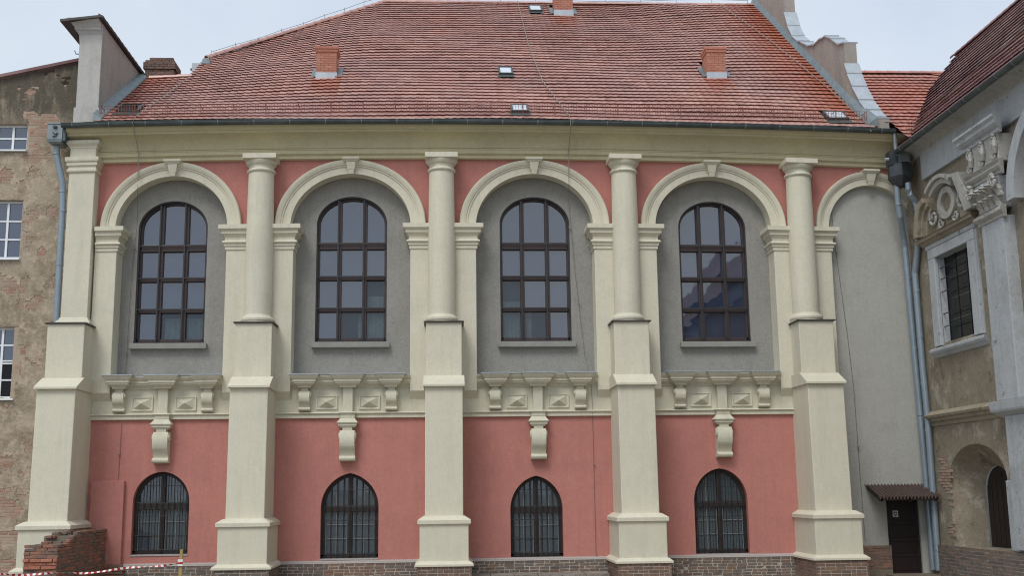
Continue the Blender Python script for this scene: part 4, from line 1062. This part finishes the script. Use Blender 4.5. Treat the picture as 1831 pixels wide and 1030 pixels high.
# wall with a window opening and an arched recess
ww = MB()
def wq(y0, y1, z0, z1): ww.add([(XW,y0,z0),(XW,y1,z0),(XW,y1,z1),(XW,y0,z1)], [(0,1,2,3)])
wq(.3, -1.3, -.6, 11); wq(-4.45, YB, -.6, 11)
wq(-1.3, -1.65, 3.5, 11); wq(-1.65, -3.6, 3.5, 5.57); wq(-1.65, -3.6, 7.9, 11); wq(-3.6, -4.45, 3.5, 11)
arcw = [(-2.875+1.575*math.cos(R(180*k/24)), 1.9+.93*math.sin(R(180*k/24))) for k in range(25)]
for a, b in zip(arcw, arcw[1:]): ww.add([(XW,a[0],a[1]),(XW,b[0],b[1]),(XW,b[0],3.5),(XW,a[0],3.5)], [(0,1,2,3)])
wq(-1.3, -4.45, -.6, .22)
for y0, y1 in ((-1.3, -1.65), (-3.6, -4.45)): pass
# window reveal
for (y0, z0, y1, z1) in ((-1.65,5.57,-1.65,7.9), (-1.65,7.9,-3.6,7.9), (-3.6,7.9,-3.6,5.57), (-3.6,5.57,-1.65,5.57)):
    ww.add([(XW,y0,z0),(XW,y1,z1),(XW+.3,y1,z1),(XW+.3,y0,z0)], [(0,1,2,3)], 1)
wl_ = ww.build('wall', ['ochre', 'stone'], wing)
# arched recess, splayed, with a dark door at its back
rc = MB(); back = [(-2.45+.72*math.cos(R(180*k/24)), 1.6+.68*math.sin(R(180*k/24))) for k in range(25)]
fr_ = [(-1.3,.22)]+arcw+[(-4.45,.22)]; bk_ = [(-1.73,.22)]+back+[(-3.17,.22)]
for (a, b), (c, d) in zip(zip(fr_, fr_[1:]), zip(bk_, bk_[1:])):
    rc.add([(XW,a[0],a[1]),(XW,b[0],b[1]),(XW+.75,d[0],d[1]),(XW+.75,c[0],c[1])], [(0,1,2,3)])
rc.add([(XW,-1.3,.22),(XW,-4.45,.22),(XW+.75,-3.17,.22),(XW+.75,-1.73,.22)], [(0,1,2,3)])
rc.build('arched_recess', 'ochre', wing)
dd = MB().add([(XW+.8,y,z) for y, z in bk_], [list(range(len(bk_)))]).build('recess_door', 'sign_black', wing)
for k in range(5): MB().box(XW+.765, XW+.79, -3.12+k*.27, -2.88+k*.27, .25, 2.1-.08*abs(k-2)**2).build('door_board', 'door_wood', dd, bevel=.01)
wbk = MB()
for r in range(70):
    z = -.3+r*.08; y = -.35-(.13 if r % 2 else 0)
    while y > -4.9:
        v = max(1-math.hypot((y+1.05)/.55, (z-2.0)/.9), 1-math.hypot((y+1.2)/.5, (z-.7)/.35), 1-math.hypot((y+4.7)/.3, (z-2.6)/.5))+(fb(y, z, 3, 11)-.5)*1.5
        ry = ((y+2.875)/1.62)**2+((z-1.9)/.98)**2
        if v > .25 and not (ry < 1 or (abs(y+2.875) < 1.62 and z < 1.9)):
            wbk.box(XW-.006-random.uniform(0, .012), XW+.02, y-.24, y, z-.033, z+.033); wbk.tint += [random.random()]*6
        y -= .262
wbk.build('bare_bricks', 'brick_house', wing, kind='stuff')
# window: stone surround, grille, leaded panes
sr = MB()
for y0, y1, z0, z1 in ((-1.25,-1.65,5.5,7.9), (-3.6,-4.0,5.5,7.9), (-1.25,-4.0,7.9,8.17)): sr.box(XW-.1, XW+.03, y1, y0, z0, z1)
win = sr.build('stone_window', 'stone', wing, bevel=.02)
for y0, y1, z0, z1 in ((-1.2,-1.27,5.5,8.2), (-3.98,-4.05,5.5,8.2)): MB().box(XW-.05, XW+.03, y1, y0, z0, z1).build('surround_edge', 'stone', win, bevel=.01)
for a in range(3):
    for b_ in range(4):
        y0 = -1.67-a*.64; z0 = 5.6+b_*.575
        MB().box(XW+.2, XW+.208, y0-.62, y0, z0, z0+.56).build('pane', 'glass_dark', win)
for a in range(4): MB().box(XW+.185, XW+.21, -1.68-a*.64, -1.65-a*.64, 5.57, 7.9).build('lead_bar', 'iron', win)
for z in (6.0, 6.35, 6.95, 7.3, 7.6): MB().tube([(XW+.05,-1.62,z), (XW+.05,-3.62,z)], .014, 5).build('grille_bar', 'iron', win)
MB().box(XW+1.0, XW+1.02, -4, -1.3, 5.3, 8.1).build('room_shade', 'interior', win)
def ymould(prof, y0, y1, x, name, mat, parent, ends=True):
    """profile (projection towards -x, z) along y"""
    rings = []
    for y, e in ((y0, 1), (y1, -1)):
        rings.append([(x-p, y+(p*.6*e if ends else 0), z) for p, z in prof]+[(x+.05, y, prof[-1][1]), (x+.05, y, prof[0][1])])
    return MB().sweep(rings, True).build(name, mat, parent)
ymould([(0,5.2), (.03,5.22), (.08,5.28), (.12,5.3), (.16,5.36), (.16,5.42), (.1,5.45)], -1.2, -4.2, XW-.03, 'window_sill', 'stone', win)
ymould([(0,8.17), (.04,8.2), (.04,8.3)], -1.15, -4.05, XW-.05, 'window_frieze', 'stone', win)
ymould([(.02,8.3), (.06,8.33), (.12,8.4), (.2,8.43), (.2,8.5), (.24,8.52), (.1,8.58)], -.95, -4.1, XW-.02, 'window_cornice', 'ochre_trim', win)
# broken pediment with an oval
ped = MB()
def yz_band(pi, po, x0, x1):
    rings = [[(x0,a[0],a[1]),(x0,b[0],b[1]),(x1,b[0],b[1]),(x1,a[0],a[1])] for a, b in zip(pi, po)]; return rings
def arcyz(cy, cz, ry, rz_, a0, a1, n=16): return [(cy+ry*math.cos(R(lerp(a0,a1,k/n))), cz+rz_*math.sin(R(lerp(a0,a1,k/n)))) for k in range(n+1)]
ov = MB().sweep(yz_band(arcyz(-2.62,9.2,.32,.27,0,360,32), arcyz(-2.62,9.2,.52,.43,0,360,32), XW-.1, XW+.02), True, False); ov.build('oval_frame', 'ornament', win)
MB().add([(XW+.12,y,z) for y, z in arcyz(-2.62,9.2,.33,.28,0,360,24)[:-1]], [list(range(24))]).build('oval_niche', 'ochre', win) if False else None
for nm, r0, r1, x_ in (('pediment_arc', 1.0, 1.14, .24), ('pediment_arc', 1.15, 1.25, .32)):
    ar = MB().sweep(yz_band(arcyz(-2.62,8.72,r0,r0*.98,52,128), arcyz(-2.62,8.72,r1,r1*.98,52,128), XW-x_, XW+.02), True); ar.build(nm, 'ornament', win)
for grow, x_, mt_ in ((0, .3, 'ochre_trim'), (.12, .2, 'ochre_trim'), (.24, .1, 'ochre_trim')):
    MB().prism_yz([(-.9-grow,8.58),(-.93-grow,8.85),(-1.06-grow,9.2),(-1.25-grow*.9,9.48-grow*.3),(-1.62-grow*.3,9.58-grow),(-1.66-grow*.3,9.44-grow),(-1.4-grow*.6,9.3-grow*.6),(-1.24-grow*.7,9.05-grow*.4),(-1.12-grow*.8,8.58)], XW-x_, XW+.02).build('pediment_end', mt_, win, bevel=.012)
def scroll(parent, cy, cz, r, turns, x, rad, sgn=1, a0=0, mat='ornament', n=40):
    pts = []
    for k in range(n+1):
        t = k/n; a = a0+sgn*turns*2*math.pi*t; rr = r*(1-.82*t)
        pts.append((x, cy+rr*math.cos(a), cz+rr*math.sin(a)))
    return MB().tube(pts, [rad*(1-.4*k/n) for k in range(n+1)], 7).build('scroll_ornament', mat, parent)
scroll(win, -3.45, 9.1, .3, 1.4, XW-.06, .06, 1, 1.6); scroll(win, -1.75, 9.0, .26, 1.4, XW-.06, .05, -1, 1.4)
scroll(win, -3.05, 8.75, .16, 1.2, XW-.05, .04, -1, 0); scroll(win, -2.15, 8.75, .16, 1.2, XW-.05, .04, 1, 3.1)
MB().prism_yz([(-3.4,9.75),(-3.75,9.72),(-4.2,9.1),(-4.35,8.62),(-4.0,8.6),(-3.75,9.1)], XW-.28, XW+.02).build('pediment_wing', 'ornament', win, bevel=.02)
# pilaster
pil = wbox(-4.87, -5.93, 3.75, 8.05, XW-.3).build('pilaster', 'stone', wing, bevel=.02)
wbox(-4.95, -5.85, 3.75, 9.9, XW-.12).build('pilaster_back', 'stone', pil) if False else None
ymould([(0,7.98), (.05,8.0), (.05,8.06), (.1,8.1), (.14,8.14), (.14,8.2), (.06,8.26), (.0,8.28)], -4.78, -6.02, XW-.28, 'necking', 'ornament', pil)
bell = MB().hexa([(XW-.28,-4.92,8.26),(XW+.02,-4.92,8.26),(XW+.02,-5.88,8.26),(XW-.28,-5.88,8.26)], [(XW-.4,-4.72,8.98),(XW+.02,-4.72,8.98),(XW+.02,-6.08,8.98),(XW-.4,-6.08,8.98)])
capo = bell.build('capital_bell', 'stone', pil, bevel=.03)
for k in range(4):
    y = -5.0-k*.27
    for (z0, hh, lean) in ((8.28, .34, .1), (8.5, .36, .16)):
        yy = y-(.13 if z0 > 8.4 else 0)
        lf = MB(); rings = []
        for q in range(7):
            t = q/6; wd = .125*(1-.55*t**2.2)*(1+.12*math.sin(q*2.4)); out_ = .02+lean*t**2.6*1.6; zq = z0+hh*(t if t < .86 else .86-(t-.86)*1.1)
            rings.append([(XW-.29-.11*(z0+hh*t-8.26)/.72-out_-.035*(1-abs(e)), yy+wd*e, zq-.03*abs(e)*t) for e in (-1, -.5, 0, .5, 1)]+[(XW-.25-.1*(z0+hh*t-8.26)/.72, yy+wd*e, zq-.02) for e in (1, 0, -1)])
        lf.sweep(rings, True).build('acanthus_leaf', 'ornament', pil)
for y, sg_ in ((-4.8, 1), (-6.0, -1)):
    scroll(pil, y, 8.84, .17, 1.8, XW-.5, .05, sg_, 1.57, 'ornament')
scroll(pil, -5.4, 8.8, .11, 1.4, XW-.46, .035, 1, 0, 'stone')
ymould([(0,8.98), (.05,9.0), (.05,9.06), (.1,9.1), (.14,9.16), (.1,9.2), (.1,9.24), (.16,9.3), (.1,9.34)], -4.6, -6.2, XW-.34, 'architrave', 'ornament', pil)
wbox(-4.65, -6.15, 9.3, 9.98, XW-.38).build('entablature_block', 'ornament', pil, bevel=.03)
for k in range(3):
    y = -4.78-k*.62
    scroll(pil, y, 9.84, .13, 1.6, XW-.42, .045, 1, 1.57); scroll(pil, y, 9.46, .1, 1.5, XW-.42, .04, -1, 1.57)
    MB().tube([(XW-.42,y-.1,9.8), (XW-.45,y-.14,9.65), (XW-.42,y-.08,9.5)], .06, 7).build('bracket_band', 'ornament', pil)
ymould([(0,9.96), (.05,9.98), (.05,10.06), (.12,10.1), (.18,10.16), (.18,10.24), (.24,10.3), (.24,10.36), (.05,10.4)], -4.5, -6.3, XW-.36, 'entablature_cornice', 'stone', pil)
# second ornate window's moulding at the frame's edge
oth = MB().sweep(yz_band(arcyz(-8.6,8.3,2.05,1.9,0,70), arcyz(-8.6,8.3,2.4,2.2,0,70), XW-.3, XW+.02), True).build('pediment_arc', 'stone', wing)
MB().box(XW-.2, XW+.02, -6.6, -6.3, 7.7, 8.6).build('pediment_foot', 'stone', oth) if False else None
# frieze, coved eaves, string course, dado strip, plinth
fz = MB().box(XW-.1, XW+.02, YB, -1.3, 10.18, 10.95).build('frieze', 'stone', wing)
cv = [(.0, 10.9), (.06, 10.92), (.08, 11.0), (.16, 11.06), (.28, 11.1), (.42, 11.12), (.46, 11.2)]
ymould(cv, .3, YB, XW-.04, 'eaves_cove', 'ornament', wing, ends=False)
ymould([(0,3.38), (.04,3.4), (.06,3.48), (.12,3.52), (.14,3.58), (.2,3.62), (.22,3.68), (.05,3.8)], -.4, YB, XW, 'string_course', 'ochre_trim', wing, ends=False)
ymould([(.02,3.36), (.26,3.5), (.28,3.55), (.3,3.75)], -4.7, -6.1, XW-.04, 'string_ressaut', 'stone', wing)
wbox(-4.9, -6.0, .3, 3.4, XW-.16).build('lower_pilaster', 'stone', wing, bevel=.02)
wbox(-4.45, -4.85, .25, 1.9, XW-.06).build('recess_jamb', 'stone', wing, bevel=.03)
plw = wbox(-.3, YB, -.7, .22, XW-.12).build('plinth', 'mortar', wing)
wbb = MB(); brick_courses(wbb, -7.0, -.3, XW-.12, .24, 10, 77, 'y', proud=-.012, gap=.022); wbb.build('brick_courses', 'brick_grey', plw, kind='stuff')
# roof of the wing
wr = MB(); wr.add([(12.78,YB,11.18),(12.78,2.2,11.18),(16.1,2.2,15.13),(16.1,YB,15.13),(19.5,YB,11.2),(19.5,2.2,11.2)], [(0,1,2,3),(3,2,5,4)])
wro = wr.build('roof', 'deck', wing, clean=False)
tb = MB(); aw_ = math.atan((15.13-11.18)/(16.1-12.78)); ca, sa = math.cos(aw_), math.sin(aw_)
for r in range(17):
    sd = -.06+r*.31
    y = 2.0
    while y > -14:
        x0 = 12.78+sd*ca; z0 = 11.18+sd*sa+.03; o0 = len(tb.v); ti = random.random(); jz = random.uniform(-.004,.006)
        for (u, v, w_) in TV: tb.v.append((x0+v*ca-w_*sa, y-u, z0+v*sa+w_*ca+jz))
        for f in TF: tb.f.append([o0+i for i in f]); tb.mi.append(0); tb.tint.append(ti)
        y -= .214
tb.build('tile_field', 'tile_dark', wro, kind='stuff', clean=False)
MB().box(12.85, 12.9, YB, -14, 11.16, 11.3).build('eaves_board', 'tile_dark', wro)
MB().add([(12.7,YB,11.13),(12.7,-14,11.13),(16.1,-14,15.2),(16.1,YB,15.2)], [(0,1,2,3)]).build('far_tiles', 'tile_dark', wro)
ridge_run((16.1, 2.2, 15.17), (16.1, -10, 15.17), .13, wro, 'tile_dark')
rings = []
for y in [2*.0-.95-k*.8 for k in range(42)]:
    rings.append([(12.70+.1*math.cos(math.pi+math.pi*k/10), y, 11.14+.1*math.sin(math.pi+math.pi*k/10)) for k in range(11)]+[(12.70+.09*math.cos(-math.pi*k/10), y, 11.15+.09*math.sin(-math.pi*k/10)) for k in range(11)])
wg = MB().sweep(rings, True).build('gutter', 'zinc_dark', wing)
for k in range(14):
    y = -1.3-k*.8
    MB().sweep([[(12.70+.108*math.cos(math.pi+math.pi*q/10), yy, 11.14+.108*math.sin(math.pi+math.pi*q/10)) for q in range(11)]+[(12.70+.1*math.cos(-math.pi*q/10), yy, 11.15+.1*math.sin(-math.pi*q/10)) for q in range(11)] for yy in (y, y-.03)], True).build('gutter_bracket', 'zinc', wg)
# snow guard and wires on the wing's roof
sg2 = MB()
def wp(y, sd, hh): return (12.78+sd*ca-hh*.4, y, 11.18+sd*sa+.06+hh)
for hh in (.05, .16, .27): sg2.tube([wp(-1.2-k, .35, hh) for k in range(14)], .007, 5)
for k in range(150):
    y = -1.2-k*.085; sg2.tube([wp(y, .35, .03), wp(y, .35, .28)], .005, 4)
sg2.build('snow_guard', 'guard', wro)
MB().tube([wp(-.3,.2,.1), wp(-3.2,1.0,.1), wp(-5.5,1.3,.1), wp(-9,2.6,.1)], .012, 6).build('lightning_wire', 'wire', wro)
MB().tube([wp(-.8,1.2,.1), wp(-4.2,1.6,.1), wp(-9,3.2,.1)], .008, 6).build('lightning_wire', 'wire_dark', wro)
# corner hoppers and the two downpipes
ho = MB().lathe([(.1, 10.12), (.18, 10.16), (.33, 10.36), (.36, 10.42), (.36, 10.72), (.34, 10.74), (.34, 10.78), (.1, 10.8)], 12.84, -.72, 6, .3, .3+2*math.pi).build('corner_hopper', 'hopper_dark', wing)
MB().box(12.74, 13.02, -1.02, -.55, 10.8, 11.12).build('hopper_throat', 'zinc', ho)
MB().box(12.5, 12.74, -.9, -.6, 10.75, 11.15).build('hopper_wing', 'hopper_dark', ho)
MB().tube([(12.74,-.78,11.2), (12.74,-.78,11.75)], .06, 10).build('outlet_pipe', 'zinc', ho)
MB().tube([(12.4,-.8,10.93), (12.62,-.8,10.93)], .045, 8).build('spout', 'zinc_pale', ho)
pipe([(12.72,-.7,10.2), (12.74,-.66,9.7), (12.8,-.6,9.3), (12.98,-.3,8.75), (13.03,-.22,8.5), (13.08,-.18,6), (13.14,-.14,3.7), (13.17,-.12,1.9), (13.18,-.12,-.45)], .085, 'downpipe', wing, collars=((12.75,-.65,9.65),(13.03,-.22,8.55),(13.06,-.2,7.6),(13.1,-.17,5.6),(13.14,-.14,3.75)))
pipe([(12.95,-.95,10.2), (12.95,-.95,10.0), (12.98,-.95,9.85), (13.12,-.9,9.7), (13.18,-.88,9.55), (13.2,-.85,9.3), (13.2,-.7,8.4), (13.16,-.45,7.7), (13.17,-.45,5.2), (13.18,-.5,3.6), (13.18,-.48,1.5), (13.18,-.46,-.45)], .085, 'downpipe', wing, collars=((13.19,-.87,9.45),(13.17,-.45,7.2),(13.17,-.45,5.9),(13.175,-.46,4.6),(13.18,-.49,3.3),(13.18,-.48,1.2),(13.18,-.47,.1)))

# ================================================================== ROOF BEYOND THE GABLE
rear = thing('rear_building', (16, 4, -.46), 'building behind the curved gable showing only its orange tiled roof', 'building')
MB().box(12.6, 22, 1.0, 6, -.4, 12.0).build('wall', 'pale_grey', rear)
MB().add([(12.8,-1.7,11.2),(22,-1.7,11.2),(22,-.1,12.4),(12.8,-.1,12.4)], [(0,1,2,3)]).build('lower_slope', 'tile_orange', rear, clean=False)
rd = MB().add([(12.52,-.1,12.4),(22,-.1,12.4),(22,3.55,15.15),(12.52,3.55,15.15),(12.52,7.2,12.4),(22,7.2,12.4)], [(0,1,2,3),(3,2,5,4)]).build('roof', 'deck', rear, clean=False)
tb = MB(); a = math.atan(2.75/3.65); ca2, sa2 = math.cos(a), math.sin(a)
for r in range(-6, 15):
    x = 12.6 if r >= 0 else (12.66 if r > -3 else 12.85)
    while x < 18.5:
        sd = -.02+r*.31+.01*math.sin(x*1.3+r); y0 = -.1+sd*ca2; z0 = 12.4+sd*sa2+.03; o0 = len(tb.v); ti = random.random(); jz = random.uniform(-.004,.006)
        if y0 < 3.35:
            for (u, v, w_) in TV: tb.v.append((x+u, y0+v*ca2-w_*sa2, z0+v*sa2+w_*ca2+jz))
            for f in TF: tb.f.append([o0+i for i in f]); tb.mi.append(0); tb.tint.append(ti)
        x += .214
tb.build('tile_field', 'tile_orange', rd, kind='stuff', clean=False)
ridge_run((12.55, 3.55, 15.17), (17.5, 3.55, 15.17), .11, rd, 'tile_orange')

# ================================================================== RUINED BRICK WALL STUB
stub = thing('brick_wall_stub', (-9.35, -2, -.46), 'broken old brick wall stub jutting from the first buttress', 'brick wall')
SX0, SX1, SY0, SY1 = -9.7, -8.95, -3.85, -.14
def stop(y):
    if y < -3.2: return .66
    if y < -2.9: return .74
    if y < -2.5: return .86
    return .93
core = MB()
for y0, y1, zt in ((SY0+.002,-3.2,.6), (-3.2,-2.6,.7), (-2.6,SY1,.86)): core.box(SX0+.0, SX1-.002, y0, y1, -.6, zt)
core.build('rubble_core', 'mortar_dark', stub)
row = 0; z = -.2
while z < .93:
    proud = .05 if abs(z-.20) < .04 or abs(z-.36) < .04 else 0
    # front face
    if z < .68:
        x = SX0-(.12 if row % 2 else 0)
        while x < SX1:
            a, b = max(x, SX0), min(x+.25, SX1)
            if b-a > .06: put_brick(stub, 'brick_orange' if proud or (.15 < z < .4 and random.random() < .7) else 'brick_red', (a+b)/2, SY0+.04-proud, z, sx=(b-a)/.25, jit=.01)
            x += .262
    y = SY0-(.12 if row % 2 else 0)
    while y < SY1:
        l = .25 if random.random() < .65 else .12
        a, b = max(y, SY0), min(y+l, SY1)
        if b-a > .06 and z < stop((a+b)/2)+.02: put_brick(stub, 'brick_red' if random.random() < .92 else 'brick_orange', SX1-.04, (a+b)/2, z, l < .2, math.pi/2, jit=.008, sx=(b-a)/l)
        y += l+.012
    z += .08; row += 1
for k in range(26):
    y = -3.75+k*.14; put_brick(stub, 'brick_red' if k % 3 else 'brick_grey', random.uniform(SX0+.15, SX1-.3), y, stop(y)-.02+random.uniform(-.01, .03), random.random() < .4, random.uniform(-.3, .3))
MB().box(-8.96, -8.5, -.16, .0, -.6, .03).build('plinth_end', 'mortar_dark', stub)
for r in range(6):
    for x in (-8.84, -8.6): put_brick(stub, 'brick_red', x+(.05 if r % 2 else 0), -.15, -.02-r*.08)

# ================================================================== WARNING TAPE AND STAKE
st = thing('wooden_stake', (-6.12, -4, -.46), 'rough wooden stake holding the warning tape below the first window', 'stake')
MB().hexa([(-6.17,-4.04,-.6),(-6.08,-4.04,-.6),(-6.08,-3.97,-.6),(-6.17,-3.97,-.6)], [(-6.14,-4.03,.56),(-6.075,-4.03,.58),(-6.075,-3.98,.58),(-6.14,-3.98,.56)]).build('post', 'stake', st, bevel=.008)
tk = MB()
for k in range(3): tk.box(-6.17, -6.06, -4.06-.004*k, -4.04-.004*k, .2+.045*k, .26+.045*k, mi=k % 2)
tk.build('tape_knot', ['white_tape', 'red_tape'], st)
tp = MB(); n = 220; P0 = Vector((-10.9, -4.0, .13)); P1 = Vector((-6.12, -4.05, .27)); prev = None
for k in range(n+1):
    t = k/n; p = P0.lerp(P1, t); p.z -= .14*math.sin(math.pi*t)*(1-t*.3)-.02*math.sin(t*19)
    a = .9*math.sin(t*24)+.7*math.sin(t*9+1); wv = Vector((.012*math.sin(t*60), math.sin(a)*.024, math.cos(a)*.024))
    cur = [p-wv, p+wv]
    if prev: 
        o0 = len(tp.v); tp.v += [tuple(q) for q in prev+cur]; tp.f.append([o0, o0+1, o0+3, o0+2]); tp.mi.append((k//3) % 2)
    prev = cur
to = tp.build('warning_tape', ['red_tape', 'white_tape'], None, clean=False)
sm = to.modifiers.new('thick', 'SOLIDIFY'); sm.thickness = .002
to['label'] = 'red and white striped warning tape strung in front of the brick stub'; to['category'] = 'tape'
